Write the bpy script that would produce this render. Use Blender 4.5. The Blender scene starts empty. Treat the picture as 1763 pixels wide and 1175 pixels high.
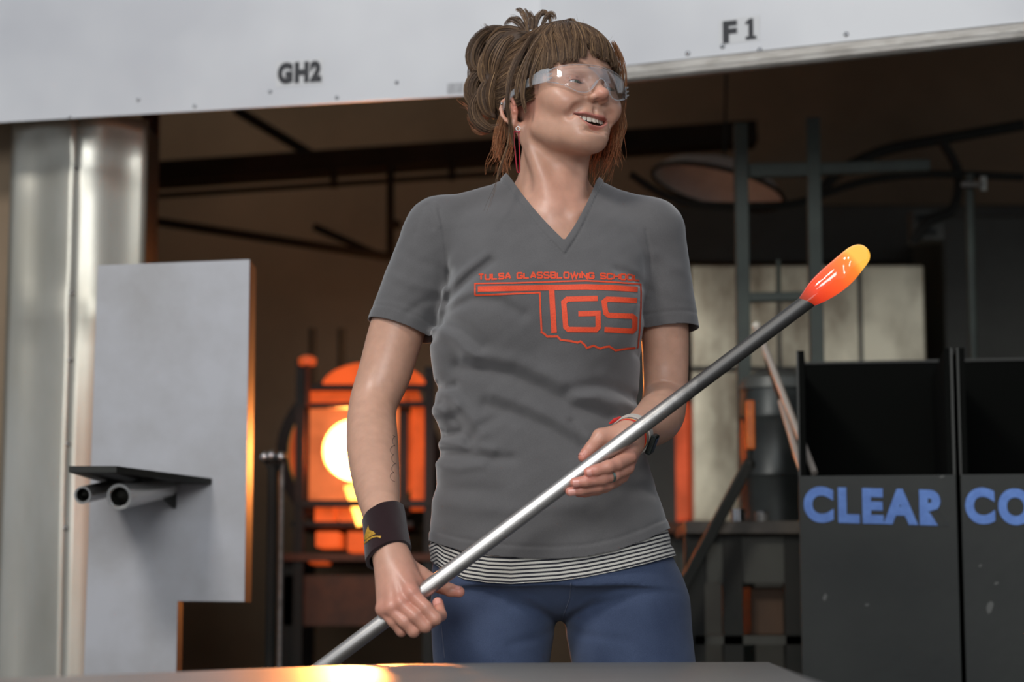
import bpy, bmesh, math, random
import numpy as np
from mathutils import Vector, Matrix
from mathutils.bvhtree import BVHTree

S = bpy.context.scene
COL = S.collection
rng = random.Random(7)
NR = np.random.default_rng(11)

# ------------------------------------------------------------------ camera
FPX = 3600.0                      # focal length in pixels of the 1763 x 1175 frame
PITCH = math.radians(7.5)
CAMZ = 0.80
camd = bpy.data.cameras.new('camera')
camd.sensor_width = 36.0
camd.lens = FPX / 1763.0 * 36.0
camd.clip_end = 100
camd.dof.use_dof = True
camd.dof.focus_distance = 3.26
camd.dof.aperture_fstop = 3.2
cam = bpy.data.objects.new('camera', camd)
cam.location = (0, 0, CAMZ)
cam.rotation_euler = (math.pi / 2 + PITCH, 0, 0)
COL.objects.link(cam)
S.camera = cam

# ------------------------------------------------------------------ world, lamps, exposure
S.view_settings.view_transform = 'Standard'
S.view_settings.look = 'None'
S.view_settings.gamma = 1.0
S.view_settings.use_curve_mapping = False
S.view_settings.exposure = 0.0
W = bpy.data.worlds.new('workshop_air')
S.world = W
W.use_nodes = True
W.node_tree.nodes['Background'].inputs[0].default_value = (0.80, 0.88, 1.0, 1)
W.node_tree.nodes['Background'].inputs[1].default_value = 0.40


def area(name, loc, target, sx, sy, power, col):
    d = bpy.data.lights.new(name, 'AREA')
    d.shape = 'RECTANGLE'
    d.size, d.size_y = sx, sy
    d.energy = power
    d.color = col
    o = bpy.data.objects.new(name, d)
    o.location = loc
    o.rotation_euler = (Vector(target) - Vector(loc)).to_track_quat('-Z', 'Y').to_euler()
    COL.objects.link(o)
    return o


area('ceiling_lamp', (-2.3, 0.3, 4.3), (0.0, 3.6, 1.3), 0.9, 0.7, 112, (1.0, 0.97, 0.93))
area('front_fill', (-0.5, -1.5, 2.5), (0.1, 3.4, 1.5), 2.0, 1.2, 105, (0.95, 0.98, 1.0))  # added soft frontal fill behind the camera, brightens the face

area('booth_fill', (-0.9, 6.7, 3.1), (-0.9, 6.9, 0.0), 2.2, 0.5, 3.2, (1.0, 0.95, 0.85))  # added fill inside the booth, lifts the dark back wall

# ------------------------------------------------------------------ helpers
_f = np.array([0, math.cos(PITCH), math.sin(PITCH)])
_u = np.array([0, -math.sin(PITCH), math.cos(PITCH)])


def ray(px, py):
    return _f + np.array([(px - 881.5) / FPX, 0, 0]) - _u * ((py - 587.5) / FPX)


def P(px, py, Y):
    """the point at distance Y in front of the camera seen at that place of the photograph"""
    d = ray(px, py)
    return np.array([0, 0, CAMZ]) + d * (Y / d[1])


def PZ(px, py, z):
    d = ray(px, py)
    return np.array([0, 0, CAMZ]) + d * ((z - CAMZ) / d[2])


def PX(v, Y, p=1.0):
    """metres for p pixels at distance Y"""
    return v * Y / FPX


def srgb(r, g, b):
    f = lambda c: (c / 255 / 12.92) if c / 255 <= 0.04045 else ((c / 255 + 0.055) / 1.055) ** 2.4
    return (f(r), f(g), f(b), 1.0)


def tag(o, label, cat, group=None):
    o['label'] = label
    o['category'] = cat
    if group:
        o['group'] = group
    return o


def structure(o):
    o['kind'] = 'structure'
    return o


def empty(name, loc=(0, 0, 0), parent=None):
    o = bpy.data.objects.new(name, None)
    o.location = loc
    o.empty_display_size = 0.05
    COL.objects.link(o)
    if parent:
        setpar(o, parent)
    return o


def setpar(o, parent):
    """parents without moving: every mesh is written in world coordinates"""
    o.parent = parent
    bpy.context.view_layer.update()
    o.matrix_parent_inverse = parent.matrix_world.inverted()


def link(name, me, mat=None, parent=None, smooth=False):
    o = bpy.data.objects.new(name, me)
    COL.objects.link(o)
    if mat is not None:
        me.materials.append(mat)
    if smooth:
        me.shade_smooth()
    if parent is not None:
        o.parent = parent
        if parent.type == 'EMPTY':
            o.matrix_parent_inverse = Matrix.Translation(parent.location).inverted()
    return o


class MB:
    """collects shapes of ONE part, world coordinates"""
    def __init__(s):
        s.v = []
        s.f = []

    def add(s, v, f):
        n = len(s.v)
        s.v += [tuple(map(float, p)) for p in v]
        s.f += [tuple(i + n for i in q) for q in f]
        return s

    def box(s, lo, hi):
        x0, y0, z0 = lo
        x1, y1, z1 = hi
        v = [(x0, y0, z0), (x1, y0, z0), (x1, y1, z0), (x0, y1, z0), (x0, y0, z1), (x1, y0, z1), (x1, y1, z1), (x0, y1, z1)]
        return s.add(v, [(0, 3, 2, 1), (4, 5, 6, 7), (0, 1, 5, 4), (1, 2, 6, 5), (2, 3, 7, 6), (3, 0, 4, 7)])

    def bar(s, a, b, w, h, up=(0, 0, 1)):
        """square bar from a to b"""
        a, b = Vector(a), Vector(b)
        t = (b - a).normalized()
        up = Vector(up)
        if abs(t.dot(up)) > 0.97:
            up = Vector((0, 1, 0))
        x = t.cross(up).normalized() * (w / 2)
        y = x.cross(t).normalized() * (h / 2)
        v = []
        for p in (a, b):
            v += [p - x - y, p + x - y, p + x + y, p - x + y]
        return s.add(v, [(3, 2, 1, 0), (4, 5, 6, 7), (0, 1, 5, 4), (1, 2, 6, 5), (2, 3, 7, 6), (3, 0, 4, 7)])

    def prism(s, poly, d):
        """polygon (list of points) pushed by vector d"""
        n = len(poly)
        d = np.array(d, float)
        v = [np.array(p, float) for p in poly] + [np.array(p, float) + d for p in poly]
        f = [tuple(range(n)), tuple(range(2 * n - 1, n - 1, -1))]
        f += [(i, i + n, (i + 1) % n + n, (i + 1) % n) for i in range(n)]
        return s.add(v, f)

    def tube(s, pts, r, n=10, caps=True, closed=False):
        pts = [Vector(p) for p in pts]
        m = len(pts)
        rr = r if hasattr(r, '__len__') else [r] * m
        v, f = [], []
        x = None
        for i, p in enumerate(pts):
            if closed:
                t = (pts[(i + 1) % m] - pts[i - 1]).normalized()
            else:
                t = (pts[min(i + 1, m - 1)] - pts[max(i - 1, 0)]).normalized()
            if x is None:
                x = t.cross(Vector((0, 0, 1)) if abs(t.z) < 0.9 else Vector((0, 1, 0))).normalized()
            else:
                x = (x - t * x.dot(t)).normalized()
            y = t.cross(x)
            for k in range(n):
                a = 2 * math.pi * k / n
                v.append(p + (x * math.cos(a) + y * math.sin(a)) * rr[i])
        for i in range(m if closed else m - 1):
            j = (i + 1) % m
            for k in range(n):
                l = (k + 1) % n
                f.append((i * n + k, i * n + l, j * n + l, j * n + k))
        if caps and not closed:
            f.append(tuple(range(n - 1, -1, -1)))
            f.append(tuple((m - 1) * n + k for k in range(n)))
        return s.add(v, f)

    def lathe(s, c, axis, prof, n=32, close=False):
        """profile of (distance along axis, radius) round an axis through c"""
        c, t = Vector(c), Vector(axis).normalized()
        x = t.cross(Vector((0, 0, 1)) if abs(t.z) < 0.9 else Vector((0, 1, 0))).normalized()
        y = t.cross(x)
        v, f = [], []
        m = len(prof)
        for h, r in prof:
            for k in range(n):
                a = 2 * math.pi * k / n
                v.append(c + t * h + (x * math.cos(a) + y * math.sin(a)) * max(r, 1e-5))
        for i in range(m if close else m - 1):
            j = (i + 1) % m
            for k in range(n):
                l = (k + 1) % n
                f.append((i * n + k, i * n + l, j * n + l, j * n + k))
        return s.add(v, f)

    def ball(s, c, r, n=14):
        prof = [(-r * math.cos(math.pi * i / n), r * math.sin(math.pi * i / n)) for i in range(n + 1)]
        return s.lathe(c, (0, 0, 1), prof, n * 2)

    def build(s, name, mat, parent=None, smooth=False, bevel=0.0):
        me = bpy.data.meshes.new(name)
        me.from_pydata(s.v, [], s.f)
        bm = bmesh.new()
        bm.from_mesh(me)
        bmesh.ops.remove_doubles(bm, verts=bm.verts, dist=1e-6)
        bmesh.ops.recalc_face_normals(bm, faces=bm.faces)
        bm.to_mesh(me)
        bm.free()
        o = link(name, me, mat, parent, smooth)
        if smooth:
            try:
                me.set_sharp_from_angle(angle=math.radians(40))
            except Exception:
                pass
        if bevel:
            b = o.modifiers.new('bevel', 'BEVEL')
            b.width = bevel
            b.segments = 2
            b.limit_method = 'ANGLE'
        return o


# ------------------------------------------------------------------ materials
def mat(name, col, rough=0.5, metal=0.0, col2=None, scale=20.0, detail=4.0, bump=0.0, bscale=None, stretch=(1, 1, 1),
        lo=0.35, hi=0.65, spec=0.5, emit=None, estr=0.0, rough2=None, coat=0.0):
    m = bpy.data.materials.new(name)
    m.use_nodes = True
    nt = m.node_tree
    N, Lk = nt.nodes, nt.links
    b = N['Principled BSDF']
    b.inputs['Base Color'].default_value = col
    b.inputs['Roughness'].default_value = rough
    b.inputs['Metallic'].default_value = metal
    b.inputs['Specular IOR Level'].default_value = spec
    b.inputs['Coat Weight'].default_value = coat
    if emit is not None:
        b.inputs['Emission Color'].default_value = emit
        b.inputs['Emission Strength'].default_value = estr
    tc = N.new('ShaderNodeTexCoord')
    mp = N.new('ShaderNodeMapping')
    mp.inputs['Scale'].default_value = stretch
    Lk.new(tc.outputs['Object'], mp.inputs['Vector'])
    if col2 is not None or rough2 is not None:
        n = N.new('ShaderNodeTexNoise')
        n.inputs['Scale'].default_value = scale
        n.inputs['Detail'].default_value = detail
        n.inputs['Roughness'].default_value = 0.6
        Lk.new(mp.outputs[0], n.inputs['Vector'])
        r = N.new('ShaderNodeMapRange')
        r.inputs['From Min'].default_value = lo
        r.inputs['From Max'].default_value = hi
        Lk.new(n.outputs['Fac'], r.inputs['Value'])
        if col2 is not None:
            mx = N.new('ShaderNodeMix')
            mx.data_type = 'RGBA'
            mx.inputs[6].default_value = col
            mx.inputs[7].default_value = col2
            Lk.new(r.outputs[0], mx.inputs[0])
            Lk.new(mx.outputs[2], b.inputs['Base Color'])
        if rough2 is not None:
            r2 = N.new('ShaderNodeMapRange')
            r2.inputs['To Min'].default_value = rough
            r2.inputs['To Max'].default_value = rough2
            Lk.new(r.outputs[0], r2.inputs['Value'])
            Lk.new(r2.outputs[0], b.inputs['Roughness'])
    if bump:
        n2 = N.new('ShaderNodeTexNoise')
        n2.inputs['Scale'].default_value = bscale or scale
        n2.inputs['Detail'].default_value = 3
        Lk.new(mp.outputs[0], n2.inputs['Vector'])
        bp = N.new('ShaderNodeBump')
        bp.inputs['Strength'].default_value = bump
        bp.inputs['Distance'].default_value = 0.01
        Lk.new(n2.outputs['Fac'], bp.inputs['Height'])
        Lk.new(bp.outputs[0], b.inputs['Normal'])
    return m


def glow(name, col, strength):
    m = bpy.data.materials.new(name)
    m.use_nodes = True
    N, Lk = m.node_tree.nodes, m.node_tree.links
    b = N['Principled BSDF']
    b.inputs['Base Color'].default_value = (0.2, 0.06, 0.02, 1)
    b.inputs['Roughness'].default_value = 0.9
    b.inputs['Emission Color'].default_value = col
    n = N.new('ShaderNodeTexNoise')
    n.inputs['Scale'].default_value = 9
    n.inputs['Detail'].default_value = 3
    r = N.new('ShaderNodeMapRange')
    r.inputs['From Min'].default_value = 0.3
    r.inputs['From Max'].default_value = 0.7
    r.inputs['To Min'].default_value = strength * 0.6
    r.inputs['To Max'].default_value = strength * 1.4
    tc = N.new('ShaderNodeTexCoord')
    Lk.new(tc.outputs['Object'], n.inputs['Vector'])
    Lk.new(n.outputs['Fac'], r.inputs['Value'])
    Lk.new(r.outputs[0], b.inputs['Emission Strength'])
    return m
# ------------------------------------------------------------------ the setting
M_hood = mat('white_sheet_metal', srgb(198, 199, 201), 0.42, 0.0, srgb(182, 183, 187), 2.2, 3, bump=0.35, bscale=1.6, spec=0.6)
M_lip = mat('grey_sheet_metal', srgb(150, 147, 142), 0.45, 0.3, srgb(120, 116, 110), 14, 4, stretch=(1, 1, 4))
M_plate = mat('painted_steel_plate', srgb(172, 172, 176), 0.5, 0.0, srgb(152, 150, 150), 5, 5, bump=0.08, bscale=3, lo=0.4, hi=0.75)
M_galv = mat('galvanised_steel', srgb(200, 197, 186), 0.32, 0.7, srgb(168, 164, 150), 3.0, 5, bump=0.30, bscale=2.0, stretch=(1, 1, 0.35), rough2=0.42)
M_dark = mat('dark_steel', srgb(30, 32, 28), 0.6, 0.0, srgb(40, 38, 33), 8, 4, spec=0.3)
M_beam = mat('sooty_beam', srgb(34, 32, 26), 0.8, 0.0, srgb(44, 38, 30), 8, 4, spec=0.2)
M_rust = mat('rusty_angle_iron', srgb(98, 60, 40), 0.75, 0.0, srgb(70, 46, 34), 12, 5)
M_green = mat('green_grey_paint', srgb(66, 74, 66), 0.6, 0.0, srgb(58, 64, 58), 10, 4)
M_brown = mat('sooty_brown_wall', srgb(146, 126, 104), 0.9, 0.0, srgb(120, 104, 86), 1.2, 5, spec=0.15)
M_floor = mat('concrete', srgb(92, 88, 82), 0.75, 0.0, srgb(72, 69, 64), 3, 6, bump=0.05, bscale=30)
M_steel = mat('brushed_steel', srgb(160, 159, 156), 0.32, 0.8, srgb(136, 134, 131), 30, 4, bump=0.03, bscale=60, stretch=(0.12, 1, 1), rough2=0.42)
M_black = mat('black_letter_paint', srgb(30, 31, 36), 0.6)
M_chrome = mat('polished_steel', srgb(190, 190, 190), 0.14, 1.0)

M_stub = mat('bright_pipe_steel', srgb(200, 198, 194), 0.25, 0.75)
HZ = 1.95                                   # lower edge of the hood


def slab(name, a, b, z0, z1, t, m, parent=None, bevel=0.0):
    """upright sheet between two plan points, t thick away from the camera"""
    a, b = np.array(a[:2]), np.array(b[:2])
    d = b - a
    n = np.array([-d[1], d[0]]) / np.linalg.norm(d) * t
    mb = MB().prism([(a[0], a[1], z0), (b[0], b[1], z0), (b[0], b[1], z1), (a[0], a[1], z1)], (n[0], n[1], 0))
    return mb.build(name, m, parent, bevel=bevel)


structure(MB().box((-6, -3, -0.1), (6, 9, 0)).build('floor', M_floor))
structure(MB().box((-6, 7.4, 0), (6, 7.5, 3.4)).build('wall_back', M_brown))
structure(MB().box((-3.6, 5.1, 0), (-3.5, 8.0, 3.4)).build('wall_left', M_brown))
structure(MB().box((4.0, 3.4, 0), (4.1, 8.0, 3.4)).build('wall_right', M_brown))

A0, A1, A2 = PZ(-420, 235, HZ), PZ(930, 157.5, HZ), PZ(2300, 12, HZ)
roof = MB().prism([(A0[0] - 2, A0[1] + 0.02, 3.2), (A1[0], A1[1] + 0.02, 3.2), (A2[0], A2[1] + 0.02, 3.2), (4.1, A2[1] + .02, 3.2), (4.1, 8, 3.2), (A0[0] - 2, 8, 3.2)], (0, 0, 0.1))
structure(roof.build('ceiling', M_brown))
structure(slab('wall_left_return', (A0[0] - 2.2, A0[1] + 0.9), (P(6, 600, 5.0)[0], 5.06), 0, 3.2, 0.05, M_brown))

hood = empty('extraction_hood', (A1[0], A1[1], HZ))
tag(hood, 'white sheet metal extraction hood spanning the top of the picture, lettered GH2 and F1', 'hood')
slab('hood_sheet', A0, A1, HZ, 3.2, 0.003, M_hood, hood)
LIPH = 0.036
slab('hood_sheet', A1, A2, HZ + LIPH, 3.2, 0.012, M_hood, hood)
# folded lip along the right sheet: a proud, slightly sloping strip with a rolled lower edge
dv = (A2 - A1)[:2] / np.linalg.norm((A2 - A1)[:2])
nv = np.array([dv[1], -dv[0]])
def hp(s, out, z):
    q = A1[:2] + dv * s + nv * out
    return (q[0], q[1], z)
lp = MB()
prof = [(0.000, HZ + LIPH + .002), (0.010, HZ + LIPH - .004), (0.012, HZ + .016), (0.020, HZ + .012), (0.022, HZ + .002), (0.016, HZ - .004), (0.0, HZ - .004)]
ln = np.linalg.norm((A2 - A1)[:2])
lv = [hp(s, o, z) for s in (0.0, ln) for o, z in prof]
k = len(prof)
lp.add(lv, [(i, i + 1, i + 1 + k, i + k) for i in range(k - 1)])
lp.build('hood_lip', M_lip, hood)
# rivets
def rivet(p, n, r, parent):
    q = Vector(p)
    MB().lathe(q, Vector(n), [(0, r), (r * .45, r * .8), (r * .7, r * .35), (r * .75, 0)], 12).build('rivet', M_chrome, parent, True)
def hood_hit(px, py, right):
    """where the sight line meets the hood sheet"""
    a, b = (A1, A2) if right else (A0, A1)
    d = ray(px, py)
    e = (b - a)[:2]
    mtx = np.array([[d[0], -e[0]], [d[1], -e[1]]])
    t, s = np.linalg.solve(mtx, a[:2])
    return np.array([0, 0, CAMZ]) + d * t
nl = (A1 - A0)[:2] / np.linalg.norm((A1 - A0)[:2])
NL = np.array([nl[1], -nl[0], 0])
NRt = np.array([nv[0], nv[1], 0])
for px, py in ((1184, 92), (1244, 80), (1308, 86), (1457, 59)):
    rivet(hood_hit(px, py, True), NRt, 0.006, hood)
for px, py in ((1172, 125), (1378, 104), (1597, 78), (1757, 60)):
    rivet(hood_hit(px, py, True) + NRt * 0.011, NRt, 0.006, hood)
for px, py in ((238, 172), (335, 183), (465, 158), (580, 168), (683, 142), (120, 203)):
    rivet(hood_hit(px, py, False), NL, 0.005, hood)


def text_mesh(body, size, bold=0.0, space=1.0, depth=0.001):
    c = bpy.data.curves.new('t', 'FONT')
    c.body = body
    c.size = size
    c.offset = bold
    c.space_character = space
    c.extrude = depth
    c.align_x = 'CENTER'
    c.align_y = 'CENTER'
    o = bpy.data.objects.new('t', c)
    COL.objects.link(o)
    bpy.context.view_layer.update()
    me = bpy.data.meshes.new_from_object(o.evaluated_get(bpy.context.evaluated_depsgraph_get()))
    bpy.data.objects.remove(o)
    return me


def lettering(name, body, c, xdir, zdir, width, height, m, parent, bold=0.0, space=1.0):
    """flat lettering at c, scaled to width x height"""
    me = text_mesh(body, 1.0, bold, space)
    n = len(me.vertices)
    v = np.empty(n * 3, np.float32)
    me.vertices.foreach_get('co', v)
    v = v.reshape(-1, 3)
    lo, hi = v.min(0), v.max(0)
    xdir, zdir = np.array(xdir, float), np.array(zdir, float)
    nrm = np.cross(xdir, zdir)
    a = (v[:, 0] - (lo[0] + hi[0]) / 2) / (hi[0] - lo[0]) * width
    b = (v[:, 1] - (lo[1] + hi[1]) / 2) / (hi[1] - lo[1]) * height
    w = np.array(c) + a[:, None] * xdir + b[:, None] * zdir + (v[:, 2] * 0.6 + 0.0009)[:, None] * nrm
    me.vertices.foreach_set('co', w.astype(np.float32).ravel())
    me.update()
    return link(name, me, m, parent)


def sticker(px0, py0, px1, py1, right, m, parent):
    n = NRt if right else NL
    q = [hood_hit(px0, py0, right), hood_hit(px1, py0 - (px1 - px0) * (.13 if right else .06), right), hood_hit(px1, py1 - (px1 - px0) * (.13 if right else .06), right), hood_hit(px0, py1, right)]
    MB().prism([a + n * .0004 for a in q], n * 0.0004).build('letter_sticker', m, parent)


M_stick = mat('pale_sticker', srgb(196, 196, 196), 0.5)
xl = np.array([nl[0], nl[1], 0])
xr = np.array([dv[0], dv[1], 0])
zz = np.array([0, 0, 1.0])
sticker(475, 106, 557, 150, False, M_stick, hood)
c = hood_hit(516, 125, False)
sc_ = c[1] / FPX
lettering('hood_lettering', 'GH2', c + NL * .0008, xl, zz, 79 * sc_ / nl[0], 39 * sc_, M_black, hood, 0.07, 1.18)
sticker(1238, 35, 1308, 78, True, M_stick, hood)
c = hood_hit(1257, 55, True)
sc_ = c[1] / FPX
lettering('hood_lettering', 'F', c + NRt * .0008, xr, zz, 24 * sc_ / dv[0], 40 * sc_, M_black, hood, 0.05)
c = hood_hit(1293, 50, True)
one = [(-9, -19), (9, -19), (9, -13), (4, -13), (4, 19), (-2, 19), (-9, 13), (-9, 8), (-4, 10), (-4, -13), (-9, -13)]
MB().prism([c + NRt * .0008 + xr * (a * sc_ / dv[0]) + zz * (b * sc_) for a, b in one], NRt * .0008).build('hood_lettering', M_black, hood)
# one small faded label near the woman's head
MB().prism([a + NL * .0004 for a in (hood_hit(770, 144, False), hood_hit(798, 142, False), hood_hit(798, 160, False), hood_hit(770, 162, False))], NL * .0004).build('faded_label', mat('faded_label', srgb(172, 172, 174), .6, 0, srgb(150, 150, 152), 160, 2, stretch=(1, 1, .3)), hood)

# left column of bright sheet metal, folded along its middle
cl = empty('sheet_metal_column', (P(125, 600, 4.98)[0], 5.0, 0))
tag(cl, 'shiny galvanised sheet metal column at the left edge under the hood', 'column')
xa, xb, xc = P(8, 600, 4.98)[0], P(122, 600, 4.94)[0], P(245, 600, 4.98)[0]
zt = HZ + 0.05
def sheet_strip(x0, y0, x1, y1, name, seed):
    """a sheet with shallow dents"""
    r = np.random.default_rng(seed)
    nx, nz = 10, 60
    v, f = [], []
    ph = r.uniform(0, 6.28, 8)
    for j in range(nz + 1):
        z = zt * j / nz
        for i in range(nx + 1):
            t = i / nx
            env = math.sin(math.pi * t)
            dn = env * (0.005 * math.sin(z * 3.1 + ph[0]) + 0.003 * math.sin(z * 7.3 + ph[1] + t * 2) - 0.012 * math.exp(-((z - 1.53) / .045) ** 2) + 0.006 * math.sin(t * 6 + ph[2]))
            dn += 0.028 * max(0, z - (zt - .17)) / .17 * env * math.sin(z * 18)
            v.append((x0 + (x1 - x0) * t, y0 + (y1 - y0) * t + dn, z))
    for j in range(nz):
        for i in range(nx):
            a = j * (nx + 1) + i
            f.append((a, a + 1, a + nx + 2, a + nx + 1))
    o = MB().add(v, f).build(name, M_galv, cl, True)
    so = o.modifiers.new('thick', 'SOLIDIFY')
    so.thickness = 0.003
sheet_strip(xa, 4.99, xb, 4.94, 'column_sheet', 3)
sheet_strip(xb, 4.94, xc, 4.99, 'column_sheet', 5)
MB().box((xa + .01, 5.0, 0), (xc - .008, 5.2, zt)).build('column_core', M_dark, cl)
rs = [(xb, 4.936, P(122, y, 4.94)[2]) for y in (290, 505, 620, 765, 910)]
for p in rs:
    rivet(p, (0, -1, 0), 0.006, cl)

# rusty post just inside the opening
post = MB()
a, b = P(258, 200, 5.3), P(258, 1000, 5.3)
post.box((a[0] - .02, 5.3, 0), (a[0] + .02, 5.306, 2.4)).box((a[0] + .014, 5.3, 0), (a[0] + .02, 5.34, 2.4))
tag(post.build('angle_iron_post', M_rust), 'rusty brown angle iron post beside the bright metal column', 'post')

# ---- the L-shaped plate in front of the column
YP = 4.3
pl = empty('heat_shield_plate', (P(290, 800, YP)[0], YP, 0))
tag(pl, 'pale L-shaped steel heat shield plate standing left of the furnace', 'shield')
poly = [P(168, 457, YP), P(430, 447, YP), P(421, 1037, YP), P(306, 1036, YP), P(303, 1160, YP), P(148, 1166, YP)]
poly[4] = np.array([poly[4][0], YP, 0.02])
poly[5] = np.array([poly[5][0] - .01, YP, 0.02])
MB().prism(poly, (0, 0.004, 0)).build('plate', M_plate, pl, bevel=0.001)
M_flange = mat('bare_steel_edge', srgb(92, 80, 70), 0.6, 0.2)
fl = MB().prism([poly[1] + [0, .004, 0], poly[2] + [0, .004, 0], poly[2] + [0, .11, 0], poly[1] + [0, .11, 0]], (-.003, 0, 0))
fl.build('side_flange', M_flange, pl)
fl = MB().prism([poly[3] + [0, .004, 0], poly[4] + [0, .004, 0], poly[4] + [0, .07, 0], poly[3] + [0, .07, 0]], (-.003, 0, 0))
fl.build('side_flange', M_flange, pl)
MB().box((poly[5][0], YP, 0), (poly[4][0], YP + .25, 0.02)).build('foot_plate', M_dark, pl)

# bracket shelf with two bright pipe stubs, on the plate
br = empty('pipe_rest_bracket', tuple(P(250, 828, YP)))
tag(br, 'small dark bracket shelf with bright round pipe stubs fixed to the pale plate', 'bracket')
zb = P(250, 829, 4.2)[2]
q0, q1 = P(372, 822, YP), P(300, 830, YP)
shelf = [(P(365, 822, YP)[0], YP - .001, zb), (P(185, 822, YP)[0], YP - .001, zb), (P(118, 826, YP - .36)[0], YP - .36, zb), (P(200, 826, YP - .36)[0], YP - .36, zb)]
MB().prism(shelf, (0, 0, .012)).build('shelf_plate', M_dark, br)
MB().prism([(P(300, 822, YP)[0], YP - .002, zb), (P(300, 822, YP)[0], YP - .002, zb - .05), (P(236, 830, YP - .2)[0], YP - .2, zb)], (.006, 0, 0)).build('gusset', M_dark, br)
for (xa_, ya_), (xb_, yb_), r in (((205, 856), (285, 838), .025), ((142, 853), (215, 836), .017)):
    a, b = P(xa_, ya_, YP - .30), P(xb_, yb_, YP - .02)
    d = Vector(b - a).normalized()
    MB().lathe(a, d, [(0.002, r * .72), (0, r * .8), (0, r), (np.linalg.norm(b - a), r)], 24).build('pipe_stub', M_stub, br, True)
    MB().lathe(a, d, [(0.001, 0), (0.03, r * .72), (0.002, r * .72)], 20).build('pipe_bore', M_dark, br, True)

# ---- inside the opening: beams, rails, hangers
def beam(name, a, b, Y, w, label, cat='beam', d=None, Y2=None, m=None, grp=None):
    p, q = P(*a, Y), P(*b, Y2 or Y)
    w_ = w * Y / FPX
    o = MB().bar(p, q, d or w_, w_).build(name, m or M_beam, bevel=0.003)
    return tag(o, label, cat, grp)
beam('roof_beam', (262, 303), (1300, 232), 6.6, 38, 'thick dark beam running across the top of the dark opening', d=.12)
beam('rail', (268, 338), (870, 298), 6.55, 9, 'thin dark rail below the thick roof beam')
beam('hanger_rod', (575, 284), (575, 324), 6.55, 12, 'short hanger between thick beam and rail, nearer the metal column', 'rod')
beam('hanger_rod', (778, 270), (778, 311), 6.55, 12, "short hanger between thick beam and rail, beside the woman's hair", 'rod')
vp = empty('drop_pipe', tuple(P(672, 440, 6.55)))
tag(vp, 'dark vertical pipe with a valve hanging above the furnace', 'pipe')
MB().tube([P(672, 285, 6.55), P(672, 446, 6.55)], .0125, 12).build('pipe', M_beam, vp, True)
MB().ball(P(682, 387, 6.54), .016, 8).build('valve', M_beam, vp, True)
beam('brace_pipe', (200, 371), (672, 443), 6.55, 14, 'long dark brace sloping down to the right across the opening', 'pipe')
beam('brace_pipe', (405, 188), (548, 274), 6.62, 16, 'dark short brace above the thick roof beam', 'pipe')
beam('brace_pipe', (540, 390), (660, 444), 6.6, 12, 'faint short brace meeting the vertical pipe', 'pipe')
# ---- glory hole furnace
YF = 6.0
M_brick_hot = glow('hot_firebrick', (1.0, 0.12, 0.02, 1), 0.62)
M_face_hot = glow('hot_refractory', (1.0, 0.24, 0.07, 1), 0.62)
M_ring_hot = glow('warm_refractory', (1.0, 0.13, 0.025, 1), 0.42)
M_core = glow('white_hot_chamber', (1.0, 0.60, 0.17, 1), 10.0)
M_flame = glow('flame_glow', (1.0, 0.42, 0.07, 1), 5.0)
FC = P(612, 778, YF)
fu = empty('glory_hole_furnace', (FC[0], YF, 0))
tag(fu, 'round glowing glory hole furnace with white hot mouth behind the arm', 'furnace')
ax = (0, 1, 0)
MB().lathe(FC + [0, .06, 0], ax, [(0, .20), (0, .235), (.75, .235), (.75, 0)], 48).build('drum', M_dark, fu, True)
# refractory front ring
MB().lathe(FC, ax, [(.06, .085), (0.0, .085), (0.0, .19), (.06, .19)], 48).build('refractory_ring', M_ring_hot, fu, True)
# pair of doors, each a square leaf with half a hole
def door(sgn):
    pts = []
    R0 = .088
    for i in range(13):
        a = math.pi / 2 - math.pi * i / 12
        pts.append((FC[0] + sgn * (R0 * math.cos(a) + .0005), YF - .05, FC[2] + R0 * math.sin(a)))
    w = .128
    pts += [(FC[0] + sgn * .0005, YF - .05, FC[2] - .145), (FC[0] + sgn * w, YF - .05, FC[2] - .145), (FC[0] + sgn * w, YF - .05, FC[2] + .135), (FC[0] + sgn * .0005, YF - .05, FC[2] + .135)]
    d = MB().prism(pts, (0, .045, 0)).build('furnace_door', M_face_hot, fu)
    x = FC[0] + sgn * (w + .012)
    MB().box((x - .012, YF - .07, FC[2] - .19), (x + .012, YF - .02, FC[2] + .16)).build('door_frame', M_dark, d)
door(-1)
door(1)
MB().lathe(FC + [0, -.01, 0], ax, [(0, .0875), (.6, .0875), (.6, 0)], 32).build('hot_chamber', M_core, fu, True)
# arch plate above, posts and cross bars
arch = []
ac = P(645, 668, YF)
for i in range(17):
    a = math.pi * i / 16
    arch.append((ac[0] + .15 * math.cos(a), YF - .03, ac[2] + .072 * math.sin(a)))
MB().prism(arch, (0, .03, 0)).build('arch_plate', M_brick_hot, fu)
for px in (524, 742):
    x = P(px, 700, YF)[0]
    MB().box((x - .013, YF - .12, 0), (x + .013, YF - .09, P(px, 628 if px < 600 else 640, YF)[2])).build('frame_post', M_dark, fu)
def fbar(a, b, w, m, name='cross_bar', Y=YF - .11, d=.03):
    MB().bar(P(*a, Y), P(*b, Y), d, w * Y / FPX).build(name, m, fu)
fbar((515, 668), (748, 668), 10, M_dark)
fbar((515, 700), (748, 696), 9, M_dark)
fbar((515, 868), (748, 868), 12, M_dark)
fbar((520, 684), (700, 682), 20, M_brick_hot, 'hot_lintel', YF - .07)
x = P(720, 700, YF)[0]
MB().tube([P(719, 880, YF - .05), P(719, 700, YF - .05), P(712, 682, YF - .05), P(690, 676, YF - .05)], .019, 12).build('burner_pipe', M_brick_hot, fu, True)
MB().tube([P(529, 700, YF - .14), P(529, 628, YF - .14)], .008, 10).build('gas_pipe', M_rust, fu, True)
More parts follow.
